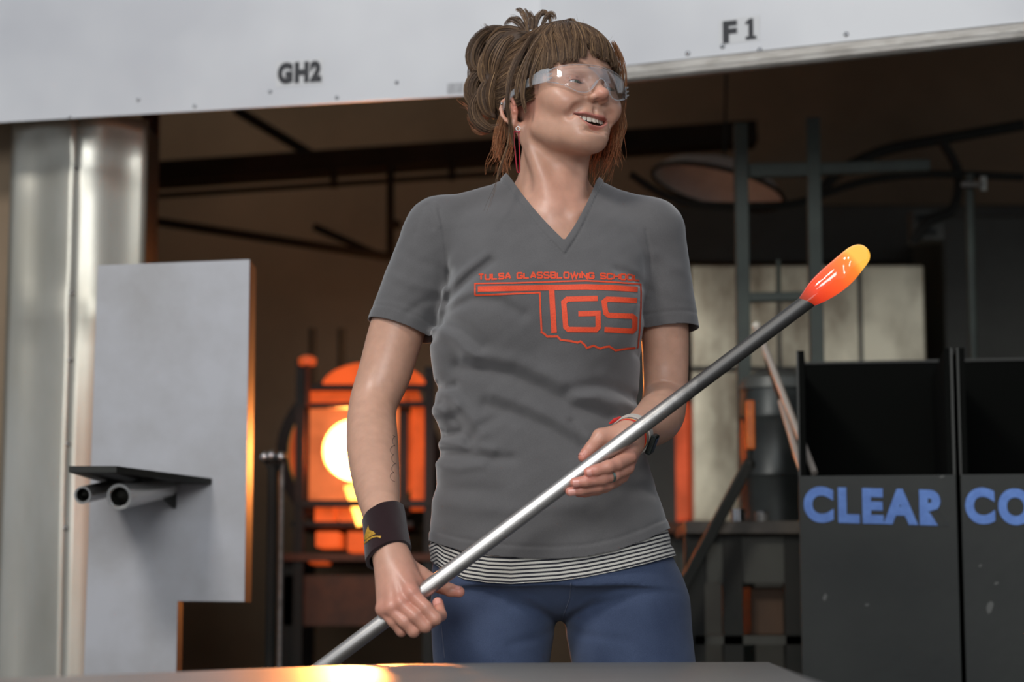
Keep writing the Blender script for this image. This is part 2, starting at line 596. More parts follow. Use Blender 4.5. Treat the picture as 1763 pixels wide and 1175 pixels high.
MB().lathe(P(529, 629, YF - .14), (0, 0, 1), [(0, .008), (0, .024), (.018, .026), (.026, .014), (.026, 0)], 16).build('pipe_cap', mat('hot_cap', srgb(200, 90, 50), .6, emit=(1, .15, .03, 1), estr=.35), fu, True)
for px in (538, 588):
    MB().tube([P(px, 690, 6.6), P(px, 566, 6.6)], .012, 8).build('rod', M_dark, fu)
# hearth bricks below the mouth
for i, (px, py, w, h) in enumerate(((560, 886, 32, 28), (612, 886, 52, 30), (668, 888, 44, 28), (566, 930, 40, 26), (622, 934, 44, 34), (676, 932, 40, 28), (548, 965, 28, 14))):
    a = P(px, py, YF - .05)
    hw, hh = w / 2 * YF / FPX, h / 2 * YF / FPX
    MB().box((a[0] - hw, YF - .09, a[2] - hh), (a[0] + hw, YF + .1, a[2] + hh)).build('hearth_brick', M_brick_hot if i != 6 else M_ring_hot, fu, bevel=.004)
MB().tube([P(606, 836, YF - .10), P(612, 866, YF - .10), P(622, 905, YF - .11)], [.022, .016, .012], 12).build('flame_tongue', M_flame, fu, True)
zs = P(600, 905, YF)[2]
MB().box((FC[0] - .17, YF - .11, zs - .008), (FC[0] + .17, YF + .5, zs + .006)).build('hearth_shelf', M_dark, fu)
zs = P(600, 956, YF)[2]
MB().box((FC[0] - .2, YF - .13, zs - .02), (FC[0] + .25, YF + .6, zs)).build('hearth_shelf', M_rust, fu)
for sx in (-.18, .22):
    for sy in (-.08, .5):
        MB().box((FC[0] + sx - .02, YF + sy - .02, 0), (FC[0] + sx + .02, YF + sy + .02, zs - .02)).build('leg', M_dark, fu)
MB().box((FC[0] - .19, YF - .1, zs - .2), (FC[0] + .23, YF - .08, zs - .06)).build('front_panel', M_rust, fu)
ld = bpy.data.lights.new('furnace_fire', 'POINT')
ld.energy = 240
ld.color = (1.0, 0.30, 0.06)
ld.shadow_soft_size = 0.06
lo_ = bpy.data.objects.new('furnace_fire', ld)
lo_.location = (FC[0], YF + .16, FC[2])
COL.objects.link(lo_)

lm = bpy.data.lights.new('furnace_front_fill', 'POINT')  # added red fill light, stands in for bounce on the furnace frame
lm.energy = 1.4
lm.color = (1.0, 0.16, 0.03)
lm.shadow_soft_size = 0.06
lo3 = bpy.data.objects.new('furnace_front_fill', lm)
lo3.location = (FC[0] + .02, YF - .30, FC[2] - .02)
COL.objects.link(lo3)
lv_ = bpy.data.lights.new('furnace_vent_flame', 'POINT')
lv_.energy = 2.6
lv_.color = (1.0, 0.42, 0.15)
lv_.shadow_soft_size = 0.1
lo2 = bpy.data.objects.new('furnace_vent_flame', lv_)
lo2.location = (FC[0] + .05, YF + .35, FC[2] + .36)
COL.objects.link(lo2)

# ---- pipe stand with ball rollers
YS = 4.9
st = empty('ball_roller_stand', (P(470, 900, YS)[0], YS, 0))
tag(st, 'dark upright pipe stand with steel ball rollers beside the pale plate', 'stand')
c = P(470, 800, YS)
MB().tube([(c[0], YS, 0.02), (c[0], YS, c[2])], .0125, 14).build('post', M_dark, st, True)
MB().tube([(c[0] + .02, YS + .01, .5), (c[0] + .02, YS + .01, c[2] + .005)], .006, 10).build('height_rod', M_lip, st, True)
MB().prism([P(452, 792, YS), P(489, 792, YS), P(480, 812, YS), P(462, 812, YS)], (0, .02, 0)).build('yoke', M_dark, st)
for px, py, dy in ((456, 788, 0), (484, 788, 0), (468, 786, -.03)):
    MB().ball(P(px, py, YS + dy), .0135, 8).build('ball_roller', M_chrome, st, True)
MB().lathe((c[0], YS, 0), (0, 0, 1), [(0, 0), (0, .2), (.012, .2), (.02, .03), (.1, .02)], 24).build('base', M_dark, st, True)

# ---- right side: furnace clad in stained sheet metal
YG = 6.0
M_clad = mat('stained_sheet_metal', srgb(214, 204, 178), 0.38, 0.75, srgb(96, 80, 62), 3.2, 5, stretch=(1, 1, .5), lo=.42, hi=.66)
M_dim = mat('dark_grey_metal', srgb(72, 72, 64), 0.6, 0.0, srgb(60, 58, 51), 4, 4)
g = empty('clad_furnace', (P(1390, 700, YG)[0], YG, 0))
tag(g, 'stained cream metal clad furnace behind the green grey frame', 'furnace')
a, b = P(1188, 456, YG), P(1602, 900, YG)
MB().box((a[0], YG, b[2]), (b[0], YG + .8, a[2])).build('furnace_body', M_clad, g, bevel=.006)
for px in (1340, 1480):
    x = P(px, 500, YG)[0]
    MB().box((x - .006, YG - .004, b[2]), (x + .006, YG, a[2] - .01)).build('seam_strip', M_dim, g)
MB().box((a[0], YG - .012, P(1300, 640, YG)[2]), (b[0] - .1, YG, P(1300, 632, YG)[2])).build('seam_strip', M_dim, g)
M_gap = glow('hot_door_gap', (1.0, 0.14, 0.055, 1), 0.42)
c0, c1 = P(1164, 690, YG), P(1187, 892, YG)
MB().box((c0[0], YG + .03, c1[2]), (c1[0], YG + .5, c0[2])).build('hot_door_gap', M_gap, g)
MB().box((a[0] - .3, YG + .035, 0), (c0[0], YG + .8, a[2])).build('furnace_wall', M_dim, g)
MB().box((c0[0], YG + .035, c0[2]), (c1[0], YG + .8, a[2])).build('furnace_wall', M_dim, g)
MB().box((a[0] - .3, YG - .05, b[2] - .03), (b[0], YG + .8, b[2])).build('furnace_shelf', M_rust, g)
MB().box((a[0] - .28, YG + .05, 0), (b[0], YG + .8, b[2] - .03)).build('plinth', M_dim, g)

# upper dark wall cabinet behind the frame
cab = MB().box((P(1130, 400, 6.9)[0], 6.9, P(1200, 452, 6.9)[2]), (P(1900, 400, 6.9)[0], 7.3, P(1200, 352, 6.9)[2]))
tag(cab.build('duct', M_dim, bevel=.01), 'long dark duct behind the green grey frame above the clad furnace', 'duct')

# green grey frame like a ladder
YL = 5.1
fr = empty('ladder_frame', (P(1340, 700, YL)[0], YL, 0))
tag(fr, 'green grey steel frame like a ladder right of the woman', 'frame')
for px, top in ((1278.5, 214), (1404, 204)):
    x = P(px, 500, YL)[0]
    MB().box((x - .0165, YL - .017, 0), (x + .0165, YL + .017, P(px, top, YL)[2])).build('upright', M_green, fr, bevel=.002)
for py, w in ((294, 24), (512, 16), (760, 20)):
    MB().bar(P(1289, py + 1, YL), P(1393, py - 1, YL), .03, w * YL / FPX).build('rung', M_green, fr, bevel=.002)
MB().tube([P(1340, 448, YL + .1), P(1340, 512, YL + .1)], .006, 8).build('rod', M_green, fr)
beam('cross_rail', (1410, 292), (1600, 285), 5.11, 20, 'dim green grey rail reaching right from the ladder frame', m=M_green)

# dish reflector with dark rim, hose loop
M_dish = mat('pale_enamel', srgb(222, 222, 216), .4, 0, srgb(200, 198, 190), 8, 3)
dc = P(1236, 322, 5.9)
ds = empty('dish_reflector', tuple(dc))
tag(ds, 'round dish reflector hanging under the hood beside the ladder frame', 'reflector')
tilt = Vector((0.25, 0.06, 1)).normalized()
MB().lathe(dc, tilt, [(.075, .015), (.068, .06), (.035, .15), (.004, .19), (0, .192), (.006, .194), (.04, .155), (.075, .06), (.082, 0.0)], 40).build('dish', M_dish, ds, True)
MB().lathe(dc, tilt, [(-.004, .188), (-.008, .196), (0.0, .2), (.006, .196), (0, .19)], 40, True).build('rim', M_dark, ds, True)
MB().tube([dc + np.array(tilt) * .08, (dc[0] + .06, dc[1], 3.2)], .004, 8).build('hanging_rod', M_dark, ds)
def hose(pts, Y, r, label):
    from mathutils import geometry
    q = [Vector(P(*p, Y)) for p in pts]
    out = []
    n = len(q)
    for i in range(n - 1):
        p0, p1, p2, p3 = q[max(i - 1, 0)], q[i], q[i + 1], q[min(i + 2, n - 1)]
        for k in range(8):
            t = k / 8
            out.append(0.5 * ((2 * p1) + (p2 - p0) * t + (2 * p0 - 5 * p1 + 4 * p2 - p3) * t * t + (3 * p1 - p0 - 3 * p2 + p3) * t ** 3))
    out.append(q[-1])
    tag(MB().tube(out, r, 8).build('rubber_hose', M_dark, None, True), label, 'hose')
hose([(1085, 300), (1140, 335), (1200, 352), (1290, 355), (1370, 350), (1430, 330), (1500, 310), (1600, 300), (1763, 305)], 5.6, .011, 'black rubber hose sagging behind the ladder frame')
hose([(1400, 350), (1440, 300), (1520, 260), (1620, 240), (1763, 215)], 5.8, .016, 'thick black hose rising toward the upper right corner')
hose([(1620, 240), (1650, 300), (1640, 360), (1600, 380), (1570, 420)], 5.7, .014, 'black hose hanging down at the far right')
wb = empty('wall_box', tuple(P(1595, 390, 5.7)))
tag(wb, 'dark grey control box on the wall right of the glowing glass', 'box')
q = P(1595, 390, 5.75)
MB().box((q[0] - .045, 5.72, q[2] - .045), (q[0] + .045, 5.8, q[2] + .045)).build('box_body', M_dim, wb, bevel=.004)
for dz in (.018, -.022):
    MB().box((q[0] - .03, 5.71, q[2] + dz - .008), (q[0] + .02, 5.72, q[2] + dz + .008)).build('switch', M_dark, wb)
dp = empty('drain_pipe', (P(1668, 500, 5.3)[0], 5.3, 0))
tag(dp, 'dark upright pipe with a small bright valve at the far right', 'pipe')
MB().tube([(P(1668, 500, 5.3)[0], 5.3, 0), P(1668, 300, 5.3)], .012, 10).build('pipe', M_green, dp, True)
MB().tube([P(1655, 318, 5.27), P(1692, 318, 5.27)], .007, 8).build('valve_stem', M_lip, dp, True)
MB().box(tuple(P(1689, 328, 5.27)), tuple(P(1697, 305, 5.28))).build('valve_handle', mat('pale_handle', srgb(150, 150, 140), .4), dp)
gb = P(1722, 520, 6.4)
tag(MB().box((P(1625, 500, 6.4)[0], 6.4, 0), (P(1900, 500, 6.4)[0], 6.9, P(1700, 372, 6.4)[2])).build('steel_cabinet', M_dim, bevel=.008), 'tall dark cabinet behind the bins at the right edge', 'cabinet')

# ---- black bins
YB = 4.25
M_bin = mat('dark_grey_plywood', srgb(34, 36, 31), 0.62, 0.0, srgb(27, 29, 25), 6, 6, bump=.05, bscale=40)
M_binin = mat('black_plywood', srgb(9, 10, 8), 0.9, spec=.1)  # back, side and bottom boards, darker than the front board
M_binedge = mat('worn_board_edge', srgb(48, 48, 43), 0.6)
M_blue = mat('blue_stencil_paint', srgb(98, 136, 204), 0.6, 0, srgb(86, 122, 190), 60, 3)
M_scuff = mat('pale_scuff', srgb(92, 92, 88), 0.7)
def turn(root):
    for o in [root] + list(root.children) + [g for ch in root.children for g in ch.children]:
        if o.type != 'MESH':
            continue
        n = len(o.data.vertices)
        v = np.empty(n * 3, np.float32)
        o.data.vertices.foreach_get('co', v)
        v = v.reshape(-1, 3)
        a = math.radians(-8.5)
        q = P(1376, 900, YB)
        dx, dy = v[:, 0] - q[0], v[:, 1] - YB
        v[:, 0] = q[0] + dx * math.cos(a) - dy * math.sin(a)
        v[:, 1] = YB + dx * math.sin(a) + dy * math.cos(a)
        o.data.vertices.foreach_set('co', v.ravel())
        o.data.update()


def bin_(x0p, x1p, word, wx0, wx1, label):
    x0, x1 = P(x0p, 900, YB)[0], P(x1p, 900, YB)[0]
    zf, zb_ = P(1500, 820, YB)[2], P(1500, 612, YB + .25)[2]
    yb = YB + .52
    r = empty('cullet_bin', ((x0 + x1) / 2, YB, 0))
    tag(r, label, 'bin', 'plywood cullet bins')
    t = .016
    f = MB().box((x0, YB, 0.03), (x1, YB + t, zf)).build('front_board', M_bin, r, bevel=.0015)
    MB().box((x0, yb - t, 0.03), (x1, yb, zb_ + .015)).build('back_board', M_binin, r)
    for x in (x0, x1 - t):
        o = MB().box((x, YB + t, 0.03), (x + t, yb - t, zb_ - .02)).build('side_board', M_binin, r)
        MB().box((x + (.011 if x > x0 else 0), YB + t - .003, zf), (x + (t if x > x0 else .004), YB + t, zb_ - .02)).build('edge_strip', M_binedge, r)
    MB().box((x0, YB + t, 0.03), (x1, yb - t, .05)).build('bottom_board', M_binin, r)
    MB().box((x0, yb - t - .004, zb_ + .010), (x1, yb - t, zb_ + .015)).build('top_rail', M_binedge, r)
    slope = 0.035
    cx_, cy_ = (wx0 + wx1) / 2, 873 + (0 if word == 'CLEAR' else 2)
    c = P(cx_, cy_, YB)
    sc = YB / FPX
    xd = np.array([1, 0, -slope])
    lettering('stencil_lettering', word, c + [0, -.0008, 0], xd, (0, 0, 1), (wx1 - wx0) * sc, 62 * sc, M_blue, f, 0.055, 1.2)
    return r, f
b1, f1 = bin_(1376, 1643, 'CLEAR', 1384, 1627, 'black plywood bin stencilled CLEAR in blue letters')
b2, f2 = bin_(1650, 1922, 'CO', 1656, 1768, 'black plywood bin cut by the right edge, stencilled CO')
for f, px, py, w, h in ((f1, 1420, 1029, 9, 14), (f1, 1491, 1042, 8, 6), (f2, 1681, 976, 6, 5), (f2, 1708, 1006, 8, 6), (f2, 1697, 1046, 13, 22), (f1, 1617, 824, 9, 4)):
    c = P(px, py, YB)
    s_ = YB / FPX
    pts = []
    for i in range(9):
        a = 6.283 * i / 9
        rr = 0.5 * (0.75 + .4 * rng.random())
        pts.append((c[0] + math.cos(a) * w * s_ * rr, YB - .0003, c[2] + math.sin(a + .4) * h * s_ * rr))
    MB().prism(pts, (0, -.0003, 0)).build('paint_scuff', M_scuff, f)

turn(b1)
turn(b2)

# rods leaning into the bin
M_rod = mat('grey_steel_rod', srgb(190, 178, 166), .5, .3)
def rod(a, Ya, b, Yb, r, label, cap=None):
    e = empty('leaning_rod', tuple(P(*b, Yb)))
    tag(e, label, 'rod')
    MB().tube([P(*a, Ya), P(*b, Yb)], r, 12).build('shaft', M_rod, e, True)
    if cap:
        MB().ball(P(*a, Ya), r * 1.35, 8).build('end_knob', mat('pale_knob', srgb(214, 206, 190), .4), e, True)
    return e
rod((1302, 562), 4.62, (1402, 815), 4.34, .0075, 'long steel rod with pale knob leaning into the CLEAR bin', True)
rod((1345, 692), 4.55, (1382, 815), 4.34, .0075, 'short steel rod leaning into the CLEAR bin below the long one')
tag(MB().tube([P(1322, 620, 4.75), P(1356, 722, 4.6), P(1372, 790, 4.5)], .008, 10).build('black_rod', M_dark, None, True), 'black rod leaning just behind the long steel rod', 'rod')

# orange handled tool, dark strut, round machine, bench
ot = empty('orange_handled_tool', tuple(P(1292, 775, 4.70)))
tag(ot, 'upright tool with flat orange handle in front of the ladder frame', 'tool')
M_orange = mat('orange_plastic', srgb(206, 104, 24), .45, 0, srgb(180, 84, 18), 30, 3)
a, b = P(1285, 775, 4.70), P(1299, 690, 4.70)
MB().box((a[0], 4.69, a[2]), (b[0], 4.715, b[2])).build('handle', M_orange, ot, bevel=.004)
MB().tube([P(1291, 774, 4.702), P(1290, 800, 4.702)], .006, 10).build('shank', M_dark, ot, True)
MB().ball(P(1290, 800, 4.702), .014, 6).build('ferrule', M_dark, ot, True)
tag(MB().bar(P(1290, 797, 4.70), P(640, 2008, 4.60), .02, .026).build('strut', M_dark, None, bevel=.003), "dark strut sloping down toward the woman's hip", 'strut')
be = empty('work_bench', (P(1290, 900, 4.9)[0], 4.9, 0))
tag(be, 'low dark bench with cluttered top between the woman and the CLEAR bin', 'bench')
z0 = P(1290, 905, 4.76)[2]
x0, x1 = P(1180, 900, 4.76)[0], P(1382, 900, 4.76)[0]
M_benchtop = mat('worn_bench_top', srgb(92, 84, 74), .5, .2, srgb(64, 58, 52), 8, 4)
MB().box((x0, 4.76, z0 - .02), (x1, 5.06, z0 + .01)).build('bench_top', M_benchtop, be, bevel=.003)
MB().box((x0 + .02, 4.79, z0 - .13), (x1, 4.81, z0 - .02)).build('apron', M_dim, be)
for px in (1198, 1263, 1370):
    x = P(px, 1000, 4.76)[0]
    MB().box((x - .022, 4.78, 0), (x + .022, 4.82, z0 - .02)).build('leg', M_dark, be)
zsf = P(1300, 1095, 4.8)[2]
MB().box((x0 + .02, 4.78, zsf - .02), (x1, 5.05, zsf)).build('lower_shelf', M_dim, be)
tag(MB().box((P(1290, 1000, 4.85)[0], 4.84, zsf), (P(1366, 1000, 4.85)[0], 5.04, zsf + .11)).build('wooden_box', mat('brown_board', srgb(86, 62, 42), .7, 0, srgb(70, 50, 34), 6, 4), None, bevel=.004), 'brown wooden box on the lower shelf of the dark bench', 'box')
YM = 4.84
ma = empty('steel_drum', (P(1335, 700, YM)[0], YM + .1, 0))
tag(ma, 'dark round steel drum standing on the bench behind the leaning rods', 'drum')
c = np.array([P(1338, 862, YM + .1)[0], 0, z0 + .01])
M_drum = mat('grey_drum_steel', srgb(58, 62, 60), .4, .3, srgb(44, 46, 44), 6, 4)
h = P(1338, 655, YM + .1)[2] - z0 - .01
MB().lathe((c[0], YM + .1, c[2]), (0, 0, 1), [(0, 0), (0, .082), (h * .3, .086), (h * .33, .09), (h * .36, .086), (h * .7, .086), (h * .73, .09), (h * .76, .086), (h * .93, .082)], 36).build('drum_body', M_drum, ma, True)
MB().lathe((c[0], YM + .1, c[2]), (0, 0, 1), [(h * .93, .087), (h, .080), (h * 1.05, .05), (h * 1.06, 0)], 36).build('drum_lid', mat('grey_lid', srgb(96, 98, 94), .4, .3), ma, True)
def small_tin(px, py, r, h, label, m):
    e = empty('tin', tuple(P(px, py, 5.05)))
    tag(e, label, 'tin')
    x = P(px, py, 4.80)[0]
    MB().lathe((x, 4.80, z0 + .01), (0, 0, 1), [(0, 0), (0, r), (h * .9, r)], 20).build('tin_body', m, e, True)
    MB().lathe((x, 4.80, z0 + .01), (0, 0, 1), [(h * .9, r * 1.04), (h, r * 1.04), (h, 0)], 20).build('tin_lid', M_chrome, e, True)
small_tin(1272, 890, .018, .028, 'small bright tin on the dark bench nearer the strut', M_chrome)
small_tin(1312, 896, .016, .022, 'small bright tin on the dark bench below the drum', M_lip)

# ---- steel table in the foreground
ZT = 0.735
tb = empty('steel_table', (0, 2.2, 0))
tag(tb, 'brushed steel table top along the bottom edge of the picture', 'table')
edge = [PZ(-260, 1180, ZT), PZ(0, 1169, ZT), PZ(150, 1163.5, ZT), PZ(300, 1157.5, ZT), PZ(430, 1152, ZT), PZ(560, 1147, ZT), PZ(700, 1143.5, ZT), PZ(850, 1142, ZT), PZ(1100, 1141, ZT), PZ(1325, 1140.5, ZT), PZ(1410, 1175, ZT), PZ(1500, 1212, ZT)]
edge = [tuple(p) for p in edge] + [(edge[-1][0] - .06, 1.15, ZT), (edge[0][0] - .05, 1.15, ZT)]
MB().prism(edge, (0, 0, -.012)).build('table_top', M_steel, tb, bevel=.002)
for (x, y) in ((.27, 2.7), (.2, 1.3), (-.5, 1.9), (-.5, 1.3)):
    MB().box((x - .025, y - .025, 0), (x + .025, y + .025, ZT - .012)).build('leg', M_dark, tb)
MB().bar((.27, 2.7, .3), (.2, 1.3, .3), .03, .03).build('stretcher', M_dark, tb)
# ------------------------------------------------------------------ solid sculpting: blended fields -> one continuous mesh
def sm_union(a, b, k):
    if k <= 0:
        return np.minimum(a, b)
    h = np.clip(0.5 + 0.5 * (b - a) / k, 0, 1)
    return b + (a - b) * h - k * h * (1 - h)


def sm_sub(a, b, k):
    """a minus b"""
    return -sm_union(-a, b, k)


class Field:
    def __init__(s, margin=.03):
        s.ops = []
        s.margin = margin

    def _push(s, op, fn, lo, hi, k):
        s.ops.append((op, fn, np.array(lo, float) - k - s.margin, np.array(hi, float) + k + s.margin, k))
        return s

    # --- primitives -> (fn, lo, hi)
    @staticmethod
    def cone(a, b, ra, rb):
        a, b = np.array(a, float), np.array(b, float)
        ab = b - a
        L2 = max(float(ab @ ab), 1e-12)

        def fn(x, y, z):
            px, py, pz = x - a[0], y - a[1], z - a[2]
            t = np.clip((px * ab[0] + py * ab[1] + pz * ab[2]) / L2, 0, 1)
            return np.sqrt((px - t * ab[0]) ** 2 + (py - t * ab[1]) ** 2 + (pz - t * ab[2]) ** 2) - (ra + (rb - ra) * t)
        r = max(ra, rb)
        return fn, np.minimum(a, b) - r, np.maximum(a, b) + r

    @staticmethod
    def ell(c, r, R=None):
        c, r = np.array(c, float), np.array(r, float)
        Rm = np.eye(3) if R is None else np.array(R, float)   # columns: axes

        def fn(x, y, z):
            px, py, pz = x - c[0], y - c[1], z - c[2]
            u = (px * Rm[0, 0] + py * Rm[1, 0] + pz * Rm[2, 0])
            v = (px * Rm[0, 1] + py * Rm[1, 1] + pz * Rm[2, 1])
            w = (px * Rm[0, 2] + py * Rm[1, 2] + pz * Rm[2, 2])
            k0 = np.sqrt((u / r[0]) ** 2 + (v / r[1]) ** 2 + (w / r[2]) ** 2)
            k1 = np.sqrt((u / r[0] ** 2) ** 2 + (v / r[1] ** 2) ** 2 + (w / r[2] ** 2) ** 2) + 1e-9
            return k0 * (k0 - 1) / k1
        m = r.max()
        return fn, c - m, c + m

    def add(s, prim, k=0.0):
        return s._push('u', *prim, k)

    def sub(s, prim, k=0.0):
        return s._push('s', *prim, k)

    def chain(s, pts, k=0.0, op='u'):
        """pts: list of (xyz, r)"""
        for (a, ra), (b, rb) in zip(pts[:-1], pts[1:]):
            s._push(op, *Field.cone(a, b, ra, rb), k)
        return s

    def disp(s, fn, lo, hi):
        return s._push('d', fn, lo, hi, 0)

    def eval(s, x, y, z):
        lo = np.array([x.min(), y.min(), z.min()])
        hi = np.array([x.max(), y.max(), z.max()])
        d = np.full(np.broadcast(x, y, z).shape, 0.5)
        for op, fn, l, h, k in s.ops:
            if (l > hi).any() or (h < lo).any():
                continue
            if op == 'u':
                d = sm_union(d, fn(x, y, z), k)
            elif op == 's':
                d = sm_sub(d, fn(x, y, z), k)
            else:
                d = d + fn(x, y, z, d)
        return d

    def mesh(s, lo, hi, h, B=24, slack=2.6):
        lo, hi = np.array(lo, float), np.array(hi, float)
        nb = np.ceil((hi - lo) / (h * B)).astype(int)
        n = nb * B + 2
        # coarse look
        cs = [lo[a] + (np.arange(nb[a]) + .5) * B * h for a in range(3)]
        half = B * h * 0.87
        quads, vid, vco = [], [], []
        off = np.arange(-1, B + 1)
        for bz in range(nb[2]):
            for by in range(nb[1]):
                for bx in range(nb[0]):
                    c = np.array([cs[0][bx], cs[1][by], cs[2][bz]])
                    # corner samples
                    e = B * h / 2
                    g = np.array([-e, 0, e])
                    X, Y, Z = np.meshgrid(c[0] + g, c[1] + g, c[2] + g, indexing='ij')
                    dd = s.eval(X, Y, Z)
                    if np.abs(dd).min() > half * 0.5 * slack and (dd.min() > 0 or dd.max() < 0):
                        continue
                    i0 = np.array([bx, by, bz]) * B
                    xs = lo[0] + (i0[0] + off) * h
                    ys = lo[1] + (i0[1] + off) * h
                    zs = lo[2] + (i0[2] + off) * h
                    X, Y, Z = np.meshgrid(xs, ys, zs, indexing='ij')
                    D = s.eval(X, Y, Z)
                    sg = D < 0
                    if sg.all() or not sg.any():
                        continue
                    # cells of this block: index 1..B in lattice (cell i uses samples i, i+1)
                    M = len(off)
                    cnt = np.zeros((M - 1,) * 3)
                    acc = np.zeros((M - 1,) * 3 + (3,))
                    for axis in range(3):
                        sl0 = [slice(None)] * 3
                        sl1 = [slice(None)] * 3
                        sl0[axis] = slice(0, M - 1)
                        sl1[axis] = slice(1, M)
                        a, b = D[tuple(sl0)], D[tuple(sl1)]
                        cr = (a < 0) != (b < 0)
                        t = np.where(cr, a / np.where(cr, a - b, 1), 0)
                        o1, o2 = [q for q in range(3) if q != axis]
                        for e1 in (0, 1):
                            for e2 in (0, 1):
                                sl = [slice(None)] * 3
                                sl[o1] = slice(e1, M - 1 + e1)
                                sl[o2] = slice(e2, M - 1 + e2)
                                cc = cr[tuple(sl)]
                                cnt += cc
                                acc[..., axis] += np.where(cc, t[tuple(sl)], 0)
                                acc[..., o1] += cc * e1
                                acc[..., o2] += cc * e2
                    own = np.zeros_like(cnt, bool)
                    own[1:, 1:, 1:] = True
                    act = (cnt > 0) & own
                    I = np.argwhere(act)
                    if len(I):
                        pos = acc[act] / cnt[act][:, None]
                        gi = I - 1 + i0
                        vid.append((gi[:, 0] * n[1] + gi[:, 1]) * n[2] + gi[:, 2])
                        vco.append(lo + (gi + pos) * h)
                    for axis in range(3):
                        sl0 = [slice(1, M - 1)] * 3
                        sl1 = [slice(1, M - 1)] * 3
                        sl1[axis] = slice(2, M)
                        a, b = sg[tuple(sl0)], sg[tuple(sl1)]
                        E = np.argwhere(a != b)
                        if not len(E):
                            continue
                        ori = a[tuple(E.T)]
                        gi = E + i0
                        o1, o2 = (axis + 1) % 3, (axis + 2) % 3
                        q = []
                        for d1, d2 in ((-1, -1), (0, -1), (0, 0), (-1, 0)):
                            g2 = gi.copy()
                            g2[:, o1] += d1
                            g2[:, o2] += d2
                            q.append((g2[:, 0] * n[1] + g2[:, 1]) * n[2] + g2[:, 2])
                        q = np.stack(q, 1)
                        q[~ori] = q[~ori][:, ::-1]
                        quads.append(q)
        vid = np.concatenate(vid)
        vco = np.concatenate(vco)
        quads = np.concatenate(quads)
        o = np.argsort(vid)
        vid, vco = vid[o], vco[o]
        ix = np.searchsorted(vid, quads)
        ix = np.clip(ix, 0, len(vid) - 1)
        ok = (vid[ix] == quads).all(1)
        return vco, ix[ok]


def relax(v, q, it=1, w=0.5):
    n = len(v)
    for _ in range(it):
        acc = np.zeros_like(v)
        cnt = np.zeros(n)
        for a, b in ((0, 1), (1, 2), (2, 3), (3, 0)):
            for i, j in ((a, b), (b, a)):
                for c in range(3):
                    acc[:, c] += np.bincount(q[:, i], v[q[:, j], c], n)
                cnt += np.bincount(q[:, i], minlength=n)
        m = acc / np.maximum(cnt, 1)[:, None]
        v = v + (m - v) * w
    return v


def trim(v, q, cut):
    """drops faces where cut > 0 and pulls the border onto cut = 0"""
    out = cut > 0
    fo = out[q]
    keep = ~fo.all(1)
    q = q[keep]
    fo = fo[keep]
    mix = fo.any(1)
    acc = np.zeros_like(v)
    accc = np.zeros(len(v))
    cnt = np.zeros(len(v))
    qm = q[mix]
    om = fo[mix]
    for i in range(4):
        for j in ((i + 1) % 4, (i + 3) % 4, (i + 2) % 4):
            m = om[:, i] & ~om[:, j]
            np.add.at(acc, qm[m, i], v[qm[m, j]])
            np.add.at(accc, qm[m, i], cut[qm[m, j]])
            np.add.at(cnt, qm[m, i], 1)
    b = cnt > 0
    qa = acc[b] / cnt[b][:, None]
    ca = accc[b] / cnt[b]
    t = cut[b] / np.maximum(cut[b] - ca, 1e-9)
    v = v.copy()
    v[b] = v[b] + (qa - v[b]) * t[:, None]
    used = np.zeros(len(v), bool)
    used[q.ravel()] = True
    mp = np.cumsum(used) - 1
    return v[used], mp[q], used


def quad_mesh(name, v, q, m, parent, attrs=None):
    me = bpy.data.meshes.new(name)
    me.vertices.add(len(v))
    me.vertices.foreach_set('co', v.astype(np.float32).ravel())
    me.loops.add(len(q) * 4)
    me.loops.foreach_set('vertex_index', q.astype(np.int32).ravel())
    me.polygons.add(len(q))
    me.polygons.foreach_set('loop_start', np.arange(0, len(q) * 4, 4, dtype=np.int32))
    for an, av in (attrs or {}).items():
        if av.ndim == 2:
            at = me.attributes.new(an, 'FLOAT_COLOR', 'POINT')
            at.data.foreach_set('color', av.astype(np.float32).ravel())
        else:
            at = me.attributes.new(an, 'FLOAT', 'POINT')
            at.data.foreach_set('value', av.astype(np.float32))
    me.update(calc_edges=True)
    me.validate()
    return link(name, me, m, parent, True)


def polyd(pts, x, z):
    """distance in the x-z plane to a polyline"""
    d = None
    for a, b in zip(pts[:-1], pts[1:]):
        ex, ez = b[0] - a[0], b[1] - a[1]
        L = ex * ex + ez * ez + 1e-12
        t = np.clip(((x - a[0]) * ex + (z - a[1]) * ez) / L, 0, 1)
        q = (x - a[0] - t * ex) ** 2 + (z - a[1] - t * ez) ** 2
        d = q if d is None else np.minimum(d, q)
    return np.sqrt(d)
# ------------------------------------------------------------------ the woman
CY = 3.32
person = empty('person', (P(965, 1000, CY)[0], CY, 0))
tag(person, 'smiling woman in grey T-shirt, jeans and clear safety glasses holding a steel pipe', 'person')


